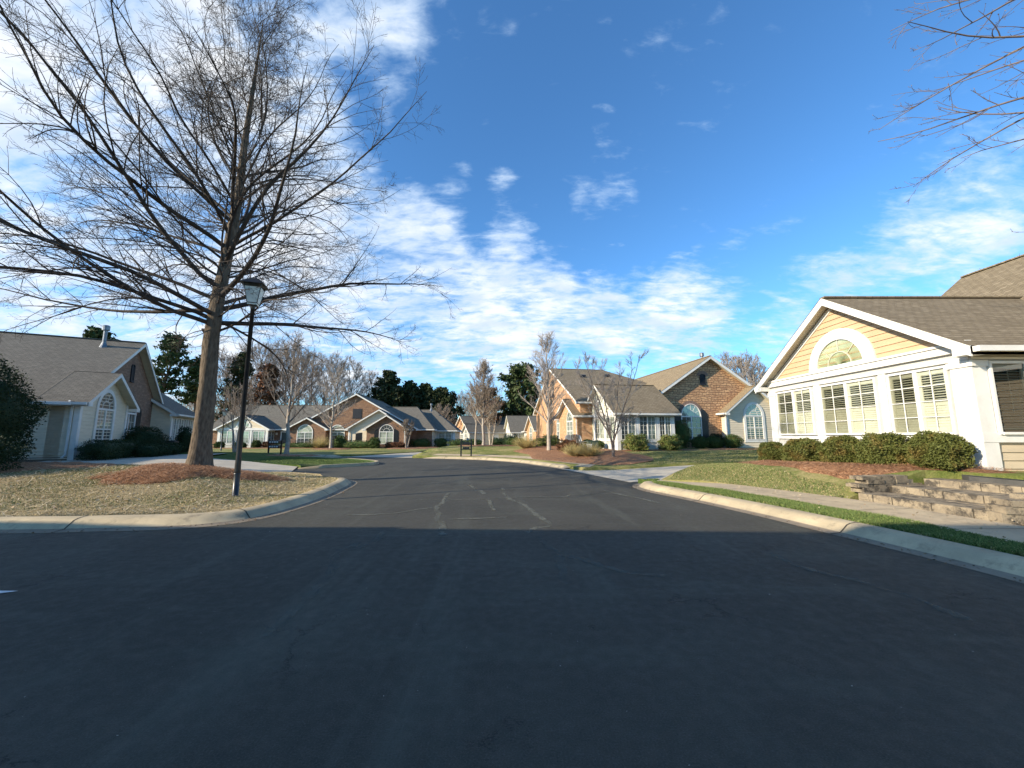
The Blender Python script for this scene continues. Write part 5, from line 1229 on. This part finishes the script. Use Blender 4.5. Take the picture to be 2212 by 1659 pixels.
# ---- evergreens
def evergreen(name, h, rbase, seed, kind, loc, label, group, leafmat, n=70, lsize=.2, trunk_clear=.15, dens_=60):
    rng = np.random.default_rng(seed); root = empty(name, loc, 0, label, 'tree', group)
    path = [(0, 0, -.3)]+[(rng.normal(0, .012*h), rng.normal(0, .012*h), h*t) for t in (.25, .5, .75, .98)]
    V, F = ringtrunk(path, [h*.022, h*.018, h*.013, h*.008, .02], 8, .2, rng, .04); np_mesh('trunk', V, F, bark_pine, root, True)
    z = np.sort(rng.uniform(trunk_clear, 1, n))*h; f = z/h; az = rng.uniform(0, 6.28, n)
    if kind == 'cedar': L = rbase*np.interp(f, [0, .12, .35, .7, 1], [.95, 1.05, 1.0, .66, .12])*rng.uniform(.55, 1.2, n); el = np.interp(f, [0, 1], [.0, .6])+rng.normal(0, .12, n)
    elif kind == 'pine': L = rbase*np.interp(f, [0, trunk_clear, .6, .85, 1], [.5, .7, 1, .8, .35])*rng.uniform(.45, 1.1, n); el = np.interp(f, [0, 1], [-.05, .7])+rng.normal(0, .2, n)
    else: L = rbase*np.interp(f, [0, .3, .6, .85, 1], [.8, 1, 1, .72, .3])*rng.uniform(.55, 1.1, n); el = np.interp(f, [0, 1], [.1, .9])+rng.normal(0, .2, n)
    S = np.stack([np.interp(z, [p[2] for p in path], [p[0] for p in path]), np.interp(z, [p[2] for p in path], [p[1] for p in path]), z], 1); D_ = np.stack([np.cos(az)*np.cos(el), np.sin(az)*np.cos(el), np.sin(el)], 1)
    tr = np.zeros((n, 3)); tr[:, 2] = .25
    P1, R1 = grow(S, D_, L, np.full(n, h*.006), np.full(n, .015), 6, .06, tr, rng)
    s2, d2, l2, r2 = spawn(P1, R1, L, 7, .25 if kind == 'cedar' else .45, 1, .4, 1.0, .32, rng, .6)
    P2, R2 = grow(s2, d2, np.maximum(l2, .35), np.full(len(s2), h*.002), np.full(len(s2), .01), 4, .1, np.tile([0, 0, .25], (len(s2), 1)), rng)
    C = np.concatenate([P2.reshape(-1, 3), P1[:, 1:].reshape(-1, 3), P1[:, 1:].reshape(-1, 3)]) if kind == 'cedar' else P2.reshape(-1, 3); sel = rng.integers(0, len(C), dens_*n); spread = h*.022
    C = C[sel]+rng.normal(0, spread, (len(sel), 3))*np.array([1, 1, .6])
    crown = mesh_of('branches', [(P1, R1, 4), (P2, R2, 3)], bark_pine, root)
    leaves('foliage', C, lsize, leafmat, root, rng, 1.2)
    return root
CD = 'dark cedars behind the brown house'; PN = 'pines behind the left house'
evergreen('cedar_tree', 15.0, 5.2, 1, 'cedar', (-26.5, 82, -.1), 'tallest and leftmost of the dark cedars, broad and peaked, behind the brown house', CD, leaf_ced, 230, .30, .03, 80)
evergreen('cedar_tree', 13.0, 4.6, 2, 'cedar', (-22.6, 84, -.1), 'middle dark cedar with rounded top touching the tallest one', CD, leaf_ced, 190, .30, .03, 80)
evergreen('cedar_tree', 12.6, 3.8, 12, 'cedar', (-19.2, 85, -.1), 'narrow spired dark cedar at the right shoulder of the middle one', CD, leaf_ced, 170, .30, .03, 80)
evergreen('cedar_tree', 11.6, 5.0, 3, 'cedar', (-15.2, 84, -.1), 'separate dark cedar with ragged sides, rightmost of the row, above the rounded bare tree', CD, leaf_ced, 190, .30, .03, 80)
evergreen('holly_tree', 8.2, 3.0, 4, 'round', (-30.5, 80, -.1), 'low dark round evergreen tucked left of the tallest cedar', None, leaf_ced, 60, .3, .08, 90)
evergreen('magnolia_tree', 15.2, 6.6, 5, 'round', (2.4, 82, -.3), 'big rounded green evergreen behind the tall brick gable', None, leaf_pine, 130, .34, .12, 80)
evergreen('holly_tree', 11.0, 3.4, 14, 'round', (-4.6, 80, -.3), 'rusty evergreen clump showing through the twigs of the tall dense bare tree', None, leaf_rust, 60, .28, .3, 60)
evergreen('pine_tree', 17.0, 3.2, 6, 'pine', (-54.5, 60, 0), 'tall open pine beside the left house gable, first right of the flue', PN, leaf_pine, 64, .24, .45, 60)
evergreen('pine_tree', 14.0, 2.6, 7, 'pine', (-51.0, 62, 0), 'shorter pine between the tall pine and the great bare trunk', PN, leaf_pine, 54, .24, .45, 60)
evergreen('pine_tree', 15.0, 3.4, 8, 'cedar', (-45.3, 64, 0), 'dark drooping evergreen just right of the great bare trunk', PN, leaf_ced, 80, .26, .15, 60)
evergreen('holly_tree', 12.4, 2.6, 9, 'round', (-39.8, 62, 0), 'dark bronze evergreen behind the lamp post above the left sunroom roof', None, leaf_rust, 60, .24, .15, 70)
evergreen('pine_tree', 18.3, 3.0, 10, 'pine', (-68.5, 62, 0), 'pine top peeking over the ridge of the left house', PN, leaf_pine, 40, .3, .75, 70)
evergreen('holly_tree', 7.5, 3.0, 15, 'round', (24, 48, .5), 'dark evergreen mass between the small sided gable and the yellow house', None, leaf_dark, 60, .25, .1, 60)
# ---- background bare trees: four prototypes copied
WG = 'bare woodland trees behind the houses'
protos = [bare_tree('woodland_tree', 13, 4.4, 3.6, .16, 61+i, (twig_grey, twig_tan)[i % 2], (bark_pale, bark_pine)[i % 2], 38, 9, 5, .5, 1, (0, 0, 0), '', WG, .72, .012) for i in range(4)]
spots = []
def pxX(px, Y): return (px-1920)/1442*Y*1.0
for (px, Y, top, what) in [(700, 74, 1440, 'left house and great trunk'), (842, 70, 1330, ''), (905, 78, 1320, ''), (968, 72, 1310, ''), (1010, 80, 1330, ''), (1062, 74, 1300, ''), (1120, 82, 1330, ''), (1165, 74, 1345, ''), (1215, 80, 1355, ''), (1262, 76, 1350, ''), (1318, 78, 1370, ''), (1392, 86, 1412, ''),
        (1690, 96, 1540, ''), (1725, 92, 1482, ''), (1750, 95, 1500, ''), (1775, 98, 1530, ''), (1700, 88, 1560, ''), (1850, 96, 1520, ''), (1880, 92, 1530, ''), (1912, 90, 1480, ''), (1940, 94, 1520, ''), (1965, 92, 1510, ''),
        (2705, 58, 1380, ''), (2738, 62, 1350, ''), (2770, 60, 1362, ''), (2805, 63, 1342, ''), (2838, 58, 1370, ''), (2862, 64, 1388, ''), (2885, 60, 1420, ''), (1640, 92, 1590, ''), (1590, 95, 1590, ''), (740, 82, 1430, ''), (780, 84, 1420, '')]:
    spots.append((px, Y, top))
WL = ['thin bare tree between the pines and the great trunk', 'bare tree just right of the great trunk, above the dark drooping evergreen', 'hazy bare tree left of the lamp post against the clouds', 'tall bare tree right behind the lamp post', 'bare tree over the bronze evergreen, right of the lamp post',
      'bare tree behind the fan-shaped tree on the island, left one', 'bare tree behind the fan-shaped tree on the island, right one', 'bare tree left of the pale trunk tree, above the low roof ridge', 'bare tree behind the pale-trunked tree crown', 'bare tree above the left rake of the high brown gable', 'bare tree rising over the peak of the high brown gable', 'sparse bare tree left of the tallest cedar above the round holly',
      'low bare tree right after the last cedar', 'pointed pale bare tree against the blue right of the cedars', 'bare tree left of the tall dense bare tree', 'bare tree inside the left edge of the tall dense tree crown', 'low brown bare tree above the garage house roof', 'bare tree right of the tall dense tree, low one', 'bare tree above the forked double-stemmed tree', 'bare tree at the left edge of the big rounded evergreen', 'bare tree in front of the rounded evergreen skirt', 'bare tree left of the orange brick gable',
      'first bare tree right of the stone gable peak', 'bare tree over the right rake of the stone gable', 'bare tree midway between stone gable and yellow house', 'tallest of the bare trees between stone gable and yellow house', 'bare tree above the small sided gable', 'bare tree left of the yellow house eave', 'bare tree half behind the yellow house rake', 'brown bare tree under the last cedar', 'brown bare tree behind the low right sunroom of the brown house', 'low bare tree just left of the great trunk', 'low bare tree behind the great trunk']
for i, (px, Y, top) in enumerate(spots):
    p = protos[i % 4]; c = p if i < 4 else copy_tree(p)
    x = pxX(px, Y); h = (1635-top)/1442*Y*1.03+1.6+.4
    c.location = (x, Y, -.2); s = h/13.0; c.scale = (s*1.05, s*1.05, s); c.rotation_euler = (0, 0, i*1.7); c['label'] = WL[i]; c['group'] = WG
bare_tree('woodland_tree', 14.5, 4.0, 6, .2, 81, twig_red, bark_pine, 26, 6, 4, .7, 1, (38, 27, 0), 'sparse seed-tufted tree top behind the roof of the yellow house', None, .8, .014)
# far wood line
def treeline():
    rng = np.random.default_rng(90); n = 9000
    x = rng.uniform(-140, 120, n); y = 118+rng.normal(0, 5, n); h = 6.0+1.6*np.sin(x*.13)+1.0*np.sin(x*.37+1)+.8*np.sin(x*.9)
    z = rng.uniform(0, 1, n)**.8*h
    C = np.stack([x, y, z], 1); return C, rng
C, rg = treeline(); o = leaves('treeline', C, .8, noisy('brown_wood', (.13, .09, .06), (.075, .06, .04), .3, .95, 0, world_co=True), None, rg, 1.6); o['kind'] = 'stuff'
# ------------------------------------------------------------------ shrubs
def shrub(name, c, r, n, lsize, mat, seed, label, group=None, cat='bush', boxy=2.4, jag=.08, cz=None):
    rng = np.random.default_rng(seed); d = unit(rng.normal(0, 1, (n, 3)))
    sup = (np.abs(d)**boxy).sum(1)**(-1/boxy)
    nz = 1+jag*(np.sin(d[:, 0]*7+seed)+np.sin(d[:, 1]*8+seed*2)+np.sin(d[:, 2]*9))+rng.normal(0, jag*.5, n)
    rad = sup*nz*(rng.random(n)**.12)
    C = d*rad[:, None]*np.array(r)*np.array([1, 1, 1]); C[:, 2] += r[2]*.92; C = C[C[:, 2] > -.02]
    m = len(C); dd = unit(d[:m]*.0+unit(C-np.array([0, 0, r[2]*.7]))*.55+rng.normal(0, .7, (m, 3))); q = unit(np.cross(dd, rng.normal(0, 1, (m, 3)))); s = lsize*rng.uniform(.6, 1.4, (m, 1))
    V = np.stack([C-q*s*.45, C+dd*s, C+q*s*.45], 1).reshape(-1, 3); F = np.arange(m*3).reshape(m, 3)
    # inner leafy core so the plant is not see-through
    u, v = np.meshgrid(np.linspace(0, 2*math.pi, 17)[:-1], np.linspace(.05, math.pi-.05, 9)); dd_ = np.stack([np.cos(u)*np.sin(v), np.sin(u)*np.sin(v), np.cos(v)], -1).reshape(-1, 3)
    sp_ = (np.abs(dd_)**boxy).sum(1)**(-1/boxy); core = dd_*sp_[:, None]*np.array(r)*.80; core[:, 2] += r[2]*.92
    cf = []; 
    for i in range(8):
        for k in range(16):
            a, b, c_, e = i*16+k, i*16+(k+1) % 16, (i+1)*16+(k+1) % 16, (i+1)*16+k; cf += [(a, b, c_), (a, c_, e)]
    F = np.concatenate([F, np.array(cf)+len(V)]); V = np.concatenate([V, core])
    o = np_mesh(name, V, F, mat); o.location = c; return tag(o, label, cat, group)
BX = 'clipped bushes along the yellow house'
wh = ['smallest', '', '', '', '']
for i, (x, y, rx, ry, rz, lb) in enumerate([(10.3, 15.45, .46, .44, .42, 'smallest clipped bush at the far end of the row before the yellow house'), (10.3, 13.75, .56, .60, .43, 'second clipped bush from the far end, under the narrow shuttered window'), (10.3, 12.1, .54, .53, .45, 'middle clipped bush of the five, under the wide shuttered window'),
        (10.3, 10.75, .56, .52, .44, 'clipped bush beside the largest one, bronze tinted top'), (10.4, 9.55, .50, .50, .44, 'largest clipped bush nearest the white corner post of the yellow house')]):
    shrub('boxwood_bush', (x, y, Hs(H_right, x, y)+.03), (rx, ry, rz), 17000, .040, leaf_box, 100+i, lb, BX, boxy=[2.3, 2.9, 2.5, 3.0, 2.4][i], jag=[.05, .07, .06, .08, .07][i])
def at_left(x, y): a = R(25); return (-20.8+x*math.cos(a)-y*math.sin(a), 18.5+x*math.sin(a)+y*math.cos(a))
def at_c(x, y): a = R(8); return (7.3+x*math.cos(a)-y*math.sin(a), 26.8+x*math.sin(a)+y*math.cos(a))
def at_m(x, y): a = R(3); return (-38.8+x*math.cos(a)-y*math.sin(a), 51.2+x*math.sin(a)+y*math.cos(a))
shrub('holly_shrub', (-18.5, 12.9, .4), (1.75, 1.6, 1.95), 34000, .055, leaf_dark, 120, 'tall dark dense shrub cut by the left frame edge before the siding', boxy=2.2)
shrub('box_hedge', (-16.3, 10.9, .45), (1.5, 1.0, .60), 20000, .045, leaf_dark, 121, 'low square-clipped hedge at the left edge in front of the tall dark shrub', cat='hedge', boxy=5)
x, y = at_left(.95, 1.1); h1 = shrub('box_hedge', (x, y, .5), (.6, 2.2, .44), 16000, .04, leaf_dark, 122, 'square-clipped dark hedge under the arched window of the grey sided house', cat='hedge', boxy=5); h1.rotation_euler = (0, 0, R(25))
x, y = at_left(.7, 5.3); shrub('holly_shrub', (x, y, .5), (.95, 1.1, .82), 14000, .045, leaf_dark, 123, 'rounded tall shrub hiding the foot of the shuttered window at the left house', boxy=2.4)
for k, (a, b, r_) in enumerate([(1.9, 2.3, .62), (2.1, 3.4, .55), (2.2, 4.6, .5), (2.0, 5.9, .55)]):
    x, y = at_left(a, b); shrub('dwarf_shrub', (x, y, .45), (r_, r_, .36), 3000, .05, leaf_dark, 124+k, ['first low mound shrub nearest the clipped hedge of the left house', 'second low mound shrub along the left driveway', 'third low mound shrub along the left driveway', 'last low mound shrub, before the air conditioner'][k], 'low mound shrubs along the left driveway')
x, y = at_left(1.7, 8.9); shrub('column_shrub', (x, y, .5), (.42, .42, .85), 4000, .06, leaf_dark, 130, 'column-shaped clipped shrub between the air conditioner and the corner sunroom', boxy=3)
x, y = at_left(1.8, 11.2); shrub('dwarf_shrub', (x, y, .4), (.8, .8, .4), 2500, .06, leaf_dark, 131, 'low dark shrub under the corner sunroom windows of the left house')
x, y = (-29.3, 34.3); shrub('dwarf_shrub', (x, y, .1), (1.6, 1.2, .75), 4000, .08, leaf_dark, 132, 'wide dark shrub just right of the great trunk, past the driveway')
x, y = at_c(-.7, 2.6)
CG = 'foundation shrubs of the middle house'
for k, (a, b, rx, rz, mt, lb) in enumerate([(-.75, 1.9, .45, .30, leaf_mid, 'small round shrub under the yellowish front of the white sunroom, right one'), (-.7, 4.2, .5, .32, leaf_mid, 'small round shrub under the yellowish front of the white sunroom, left one'),
        (.9, -.75, .78, .5, leaf_lt, 'loose bright shrub under the first side window of the white sunroom'), (3.45, -.75, .72, .46, leaf_lt, 'loose bright shrub at the right end of the white sunroom'), (6.15, 2.3, .72, 1.1, leaf_mid, 'tall glossy upright shrub hiding the left shutter of the stone gable'),
        (7.2, 1.6, .60, .44, leaf_mid, 'round clipped bush under the stone gable window, left of three'), (8.35, 1.7, .60, .44, leaf_mid, 'round clipped bush under the stone gable window, middle of three'), (9.95, 1.7, .70, .52, leaf_mid, 'round clipped bush by the downspout of the sided gable'), (9.1, 2.4, .6, .55, leaf_dark, 'dark bush behind the two round ones at the black shutter')]):
    x, y = at_c(a, b); shrub('garden_shrub', (x, y, Hs(H_lc, x, y)+.03), (rx, rx*.9, rz), 5200, .05 if mt is not leaf_lt else .075, mt, 140+k, lb, CG, boxy=2.2, jag=.05 if mt is not leaf_lt else .14)
MGp = 'foundation shrubs of the brown house'
for k, (a, b, rx, ry, rz, bx_, lb) in enumerate([(1.1, -1.2, .55, .5, .4, 2.4, 'small dark shrub under the left sunroom, first'), (3.6, -1.2, .8, .5, .35, 3, 'wide low shrub under the middle window of the left sunroom'), (5.7, -1.2, .5, .5, .5, 2.4, 'ball shrub under the right window of the left sunroom'), (7.2, -1.0, .9, .5, .4, 3, 'low reddish shrub by the black front door'),
        (10.8, -1.2, 2.8, .6, .33, 5, 'long low dark hedge under the black railing'), (16.3, -1.5, .8, .8, .8, 3, 'taller end of the hedge beside the pale tree trunk'), (18.5, -1.7, 2.6, .6, .48, 6, 'long clipped hedge below the black garden door'), (21.0, -2.4, .75, .7, .68, 2.2, 'egg-shaped clipped bush beside the shuttered window'), (23.5, -1.7, 1.4, .5, .38, 3, 'low reddish shrub under the shuttered window'),
        (26.2, 1.5, 1.3, .7, .55, 5, 'square clipped hedge left of the right sunroom'), (28.9, 2.2, .8, .7, .60, 4, 'square clipped hedge in front of the right sunroom window'), (31.6, 1.0, 1.5, 1.0, .55, 2.4, 'low wide brown shrub at the right end of the brown house'), (33.6, 1.2, 1.2, .9, .55, 2.4, 'low brown shrub beside the centre driveway')]):
    x, y = at_m(a, b); shrub('garden_shrub', (x, y, .05), (rx, ry, rz), 3000, .09, leaf_mid if k not in (3, 8) else leaf_rust, 160+k, lb, MGp, boxy=bx_)
for k, (x, y, rx, rz, lb) in enumerate([(-1.9, 52, 1.1, .5, 'dark round shrub before the far white sunroom, left one'), (-.1, 50, 1.2, .65, 'taller dark shrub before the far white sunroom'), (.6, 44, 1.1, .40, 'spreading green shrub left of the ornamental grass'), (.4, 42, .9, .4, 'low green shrub in front of the far dark shrubs'), (2.4, 33.6, .7, .35, 'low yellowish juniper by the fence'), (4.0, 27.8, .7, .4, 'low bronze shrub between the chairs and the ornamental grass'), (3.5, 35.8, .9, .5, 'dark shrub behind the black fence')]):
    shrub('garden_shrub', (x, y, Hs(H_lc, x, y)+.0), (rx, rx*.8, rz), 3000, .08, (leaf_dark, leaf_dark, leaf_mid, leaf_mid, leaf_lt, leaf_rust, leaf_mid)[k], 180+k, lb, 'shrubs along the middle bed', boxy=2.2, jag=.1)
def tuft(loc, r, h, n, seed, label, mat=reed, group='ornamental grass clumps'):
    rng = np.random.default_rng(seed); a = rng.uniform(0, 6.28, n); q = rng.random(n)**.6
    s = np.stack([np.cos(a)*r*.25*q, np.sin(a)*r*.25*q, 0*a], 1); L = h*rng.uniform(.6, 1.15, n); le = .15+.75*q
    d = np.stack([np.cos(a)*np.sin(le), np.sin(a)*np.sin(le), np.cos(le)], 1); tr = np.zeros((n, 3)); tr[:, 2] = -.5*q
    P, Rr = grow(s, d, L, np.full(n, .007), np.full(n, .002), 4, .04, tr, rng)
    o = mesh_of('grass_clump', [(P, Rr, 3)], mat, None); o.location = loc; return tag(o, label, 'ornamental grass', group)
for k, (x, y, r_, h_, lb) in enumerate([(1.15, 31.6, 1.0, 1.15, 'largest tan fountain grass clump left of the black fence'), (4.05, 24.6, .8, .95, 'tan grass clump left of the utility box, nearest the chairs'), (4.75, 24.0, .7, .9, 'tan grass clump right in front of the utility box')]): tuft((x, y, Hs(H_lc, x, y)), r_, h_, 900, 200+k, lb)
x, y = at_m(13.9, -1.6); tuft((x, y, .1), 1.6, 1.7, 700, 210, 'pale fountain grass clump left of the pale trunk before the brown house')

# ------------------------------------------------------------------ street lamps
def lamp(loc, H_, label, small=False):
    root = empty('street_lamp', loc, 0, label, 'street lamp', 'black lamp posts')
    f = MB(); f.tube([(0, 0, -.1), (0, 0, .55), (0, 0, 1.0), (0, 0, H_)], [.066, .066, .056, .045], 16); f.tube([(0, 0, .50), (0, 0, .56)], [.072, .068], 16); f.build('pole', black, root, smooth=True)
    g = MB(); z = H_
    g.tube([(0, 0, z-.10), (0, 0, z), (0, 0, z+.04)], [.045, .07, .11], 8)
    def sq(r, zz): zz = z+(zz-z)*1.3; r *= 1.12; return [Vector((sx*r, sy*r, zz)) for sx, sy in ((-1, -1), (1, -1), (1, 1), (-1, 1))]
    b, t = sq(.095, z+.04), sq(.165, z+.40)
    for i in range(4): g.tube([b[i], t[i]], .011, 5)
    for ring in (b, t):
        for i in range(4): g.tube([ring[i], ring[(i+1) % 4]], .012, 5)
    r1, r2, r3 = sq(.235, z+.40), sq(.12, z+.50), sq(.03, z+.55)
    for A, B in ((r1, r2), (r2, r3)):
        for i in range(4): g.poly([A[i], A[(i+1) % 4], B[(i+1) % 4], B[i]])
    g.poly(list(reversed(r1))); g.tube([(0, 0, z+.70), (0, 0, z+.78)], [.035, .02], 8)
    ln = g.build('lantern', black, root)
    p = MB()
    for i in range(4): p.poly([b[i]*.99, b[(i+1) % 4]*.99, t[(i+1) % 4]*.985, t[i]*.985])
    p.v = [(x*.97, y*.97, zz) for x, y, zz in p.v]; p.build('glass_pane', frost, ln)
    root.rotation_euler = (0, 0, R(20)); return root
lamp((-6.48, 9.27, Hs(H_left, -6.48, 9.27)), 4.62, 'near black lamp post with frosted lantern standing on the straw-strewn lawn corner')
lamp((-30.6, 41, .1), 3.6, 'distant thin lamp post with pale globe right of the great trunk')
# ------------------------------------------------------------------ stone steps
SP = house('garden_steps', (0, 0, 0), 0, 'weathered cast stone steps with stacked cheek walls rising from the sidewalk', 'steps')
rb = random.Random(3)
def stone_run(root, name, x0, y0, x1, y1, depth, z0, z1, n, side=1):
    a = Vector((x0, y0, 0)); b = Vector((x1, y1, 0)); e = (b-a).normalized(); nn = Vector((e.y, -e.x, 0))*side; L = (b-a).length
    cuts = [0]+sorted(min(max((k+rb.uniform(-.16, .16))/n, 0), 1) for k in range(1, n))+[1]
    for c0, c1 in zip(cuts[:-1], cuts[1:]):
        f = MB(); c = a+e*L*(c0+c1)/2+nn*(depth/2+rb.uniform(-.012, .012))+Vector((0, 0, (z0+z1)/2+rb.uniform(-.006, .004)))
        q = rb.uniform(-.015, .015); E2 = Vector((e.x*math.cos(q)-e.y*math.sin(q), e.x*math.sin(q)+e.y*math.cos(q), 0)); N2 = Vector((E2.y, -E2.x, 0))*side
        f.box((0, 0, 0), (L*(c1-c0)-.012, depth, z1-z0-.004), (E2, N2, Vector((0, 0, 1)))); o = f.build(name, cast, root, bevel=.022); o.location = c
# treads rise towards +X; front edge follows the walk
stone_run(SP, 'tread_stone', 7.92, 9.05, 8.32, 6.75, .62, .05, .31, 7, -1)
stone_run(SP, 'tread_stone', 8.50, 9.1, 8.9, 7.35, .40, .14, .315, 5, -1)
stone_run(SP, 'tread_stone', 8.78, 9.15, 9.1, 7.32, .62, .30, .465, 6, -1)
stone_run(SP, 'tread_stone', 9.36, 9.2, 9.7, 7.3, .4, .30, .46, 5, -1)
stone_run(SP, 'tread_stone', 9.60, 9.2, 9.95, 7.3, .5, .455, .62, 6, -1)
stone_run(SP, 'tread_stone', 10.05, 9.2, 10.45, 7.1, .5, .45, .612, 5, -1)
for k, (xa, z0, z1) in enumerate(((8.10, .30, .42), (8.0, .415, .50), (8.25, .495, .585), (8.15, .58, .665))):
    stone_run(SP, 'cheek_stone', xa, 9.10+.02*k, 9.9, 9.42+.02*k, .30, z0, z1, 4, -1)
for k, (xa, z0, z1) in enumerate(((8.50, .10, .31), (8.55, .305, .43), (8.62, .425, .53), (8.66, .525, .615))):
    stone_run(SP, 'cheek_stone', xa, 6.98-.03*k, 10.2, 7.15, .36, z0, z1, 4, 1)
    if k < 3: stone_run(SP, 'cheek_stone', xa+.02, 6.98-.03*k-.36, xa+.1, 6.96, .3, z0, z1, 1, -1)
sheet('patio', 9.7, 14, 6.4, 8.45, .722, asph) if False else None
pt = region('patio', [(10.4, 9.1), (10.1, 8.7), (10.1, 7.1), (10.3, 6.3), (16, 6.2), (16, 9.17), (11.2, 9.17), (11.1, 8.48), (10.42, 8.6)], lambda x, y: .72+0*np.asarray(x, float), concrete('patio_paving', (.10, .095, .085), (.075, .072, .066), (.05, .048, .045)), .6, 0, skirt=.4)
# ------------------------------------------------------------------ mailboxes
def mail_stand(loc, rz, n, w, H_, label, papers=False):
    root = empty('mailbox_stand', loc, R(rz), label, 'mailbox stand')
    for sx in (-1, 1):
        f = MB(); f.box((sx*w/2, 0, H_/2-.1), (.10, .10, H_+.2)); f.box((sx*w/2, 0, H_+.02), (.14, .14, .03)); f.tube([(sx*w/2, 0, H_+.03), (sx*w/2, 0, H_+.10), (sx*w/2, 0, H_+.17)], [.02, .055, .01], 8); f.build('post', black, root)
    f = MB(); f.box((0, 0, H_-.24), (w, .08, .05)); f.box((0, 0, H_-.60), (w, .08, .05)); f.build('shelf', black, root)
    for row in range(2):
        for k in range(n):
            x = -w/2+.12+(w-.24)*(k+.5)/n; z = H_-.215-.36*row; bw = (w-.22)/n*.92; f = MB()
            pr = [(-bw/2, 0), (bw/2, 0), (bw/2, bw*.95)]+[(bw/2*math.cos(a), bw*.95+bw/2*.8*math.sin(a)) for a in np.linspace(.3, math.pi-.3, 6)]+[(-bw/2, bw*.95)]
            fr = [Vector((x+a, -.26, z+b)) for a, b in pr]; bk = [Vector((x+a, .2, z+b)) for a, b in pr]; f.poly(fr); f.poly(list(reversed(bk)))
            for i in range(len(pr)): f.poly([fr[i], bk[i], bk[(i+1) % len(pr)], fr[(i+1) % len(pr)]])
            b_ = f.build('mailbox', black, root)
            if papers:
                g = MB(); g.box((x, -.27, z+.09), (bw*.7, .02, .13)); g.build('door_plate', white, b_)
    return root
mail_stand((-3.28, 27.9, .15), 5, 4, .72, 1.10, 'black double-row mailbox stand on two finial posts by the driveway mouth')
mail_stand((-19.1, 31.4, .1), 6, 4, .95, 1.15, 'dark mailbox stand with pale number plates seen left of the grey island tree trunk', True)
x, y = at_m(15.9, -2.4)
f = MB(); f.box((0, 0, .6), (.1, .1, 1.2)); f.box((0, 0, 1.35), (.5, .3, .35)); f.box((0, 0, 1.55), (.6, .4, .06)); o = f.build('pedestal_box', black, bevel=.02); o.location = (x, y, .05); tag(o, 'black box on a short post rising from the hedge near the pale trunk', 'mailbox')
# ------------------------------------------------------------------ fences
def fence(p0, p1, H_, z, label, step=1.8):
    a = Vector((*p0, z)); b = Vector((*p1, z)); L = (b-a).length; e = (b-a).normalized(); root = empty('iron_fence', a, math.atan2(e.y, e.x), label, 'fence')
    n = max(1, round(L/step))
    for k in range(n+1):
        f = MB(); f.box((L*k/n, 0, H_/2-.1), (.06, .06, H_+.25)); f.build('post', black, root)
    f = MB()
    for zz in (.12, H_-.15, H_-.02): f.box((L/2, 0, zz), (L, .03, .035))
    m = int(L/.11)
    for k in range(m): f.box((L*(k+.5)/m, 0, H_/2), (.016, .016, H_-.05))
    f.build('railing', black, root); return root
a, b = at_m(8.6, -.6), at_m(13.8, -.6); fence(a, b, .95, .1, 'thin black railing before the arched window and door of the brown house')
fence((2.1, 33.2), (3.9, 33.0), 1.25, .35, 'black iron fence panel between the fountain grass and the white-trunked tree', 1.0)
a, b = at_m(25.4, 2.6), at_m(30.5, 2.6); fence(a, b, 1.05, .05, 'black iron fence in front of the right sunroom of the brown house')
# ------------------------------------------------------------------ garden chairs
def chair(loc, rz, label, mat, high=1.0):
    root = empty('garden_chair', loc, R(rz), label, 'chair', 'patio chairs behind the white-trunked tree')
    f = MB()
    for k in range(5): f.box((-.24+.12*k, 0, .38), (.10, .52, .025))
    f.build('seat', mat, root)
    f = MB()
    for k in range(5):
        ax = (Vector((1, 0, 0)), Vector((0, .95, -.3)), Vector((0, .3, .95))); f.box((-.24+.12*k, .36, .70+(.05 if k in (1, 2, 3) else 0)), (.10, .025, .68*high), ax)
    f.build('backrest', mat, root)
    for sx in (-1, 1):
        f = MB(); f.box((sx*.33, -.02, .56), (.10, .62, .03)); f.build('armrest', mat, root)
        for yy in (-.25, .25): f = MB(); f.box((sx*.31, yy, .27), (.05, .07, .56)); f.build('leg', mat, root)
    return root
chair((4.25, 30.6, .62), 200, 'white slatted chair at the left of the group on the straw', white); chair((5.0, 29.9, .62), 150, 'dark mesh chair with tall back in the middle of the group', darkgrey, 1.1); chair((5.55, 30.5, .62), 120, 'white slatted chair at the right, next to the brick wall', white)
# small things
f = MB(); f.box((0, 0, .42), (.62, .55, .84)); f.box((0, 0, .86), (.68, .6, .05)); o = f.build('utility_box', utilgreen, bevel=.03); o.location = (5.15, 24.9, .42); tag(o, 'small green utility box behind the tan grass clump', 'utility box')
f = MB(); f.box((0, 0, .3), (.28, .12, .6)); f.box((0, 0, .62), (.34, .18, .06)); o = f.build('meter_post', white, bevel=.01); o.location = (4.85, 24.4, .45); tag(o, 'small white marker post beside the green utility box', 'marker post')
hx, hy = at_left(1.3, 7.4)
root = empty('air_conditioner', (hx, hy, .45), R(25), 'dark air conditioner unit between shrubs at the side of the left house', 'air conditioner')
f = MB(); f.box((0, 0, .42), (.85, .85, .80)); f.build('cabinet', hvac_m, root, bevel=.03)
f = MB()
for k in range(9): f.box((0, 0, .08+k*.085), (.875, .875, .02))
f.build('louvres', darkgrey, root)
f = MB(); f.tube([(0, 0, .82), (0, 0, .86)], .36, 18); f.build('fan_grille', darkgrey, root)
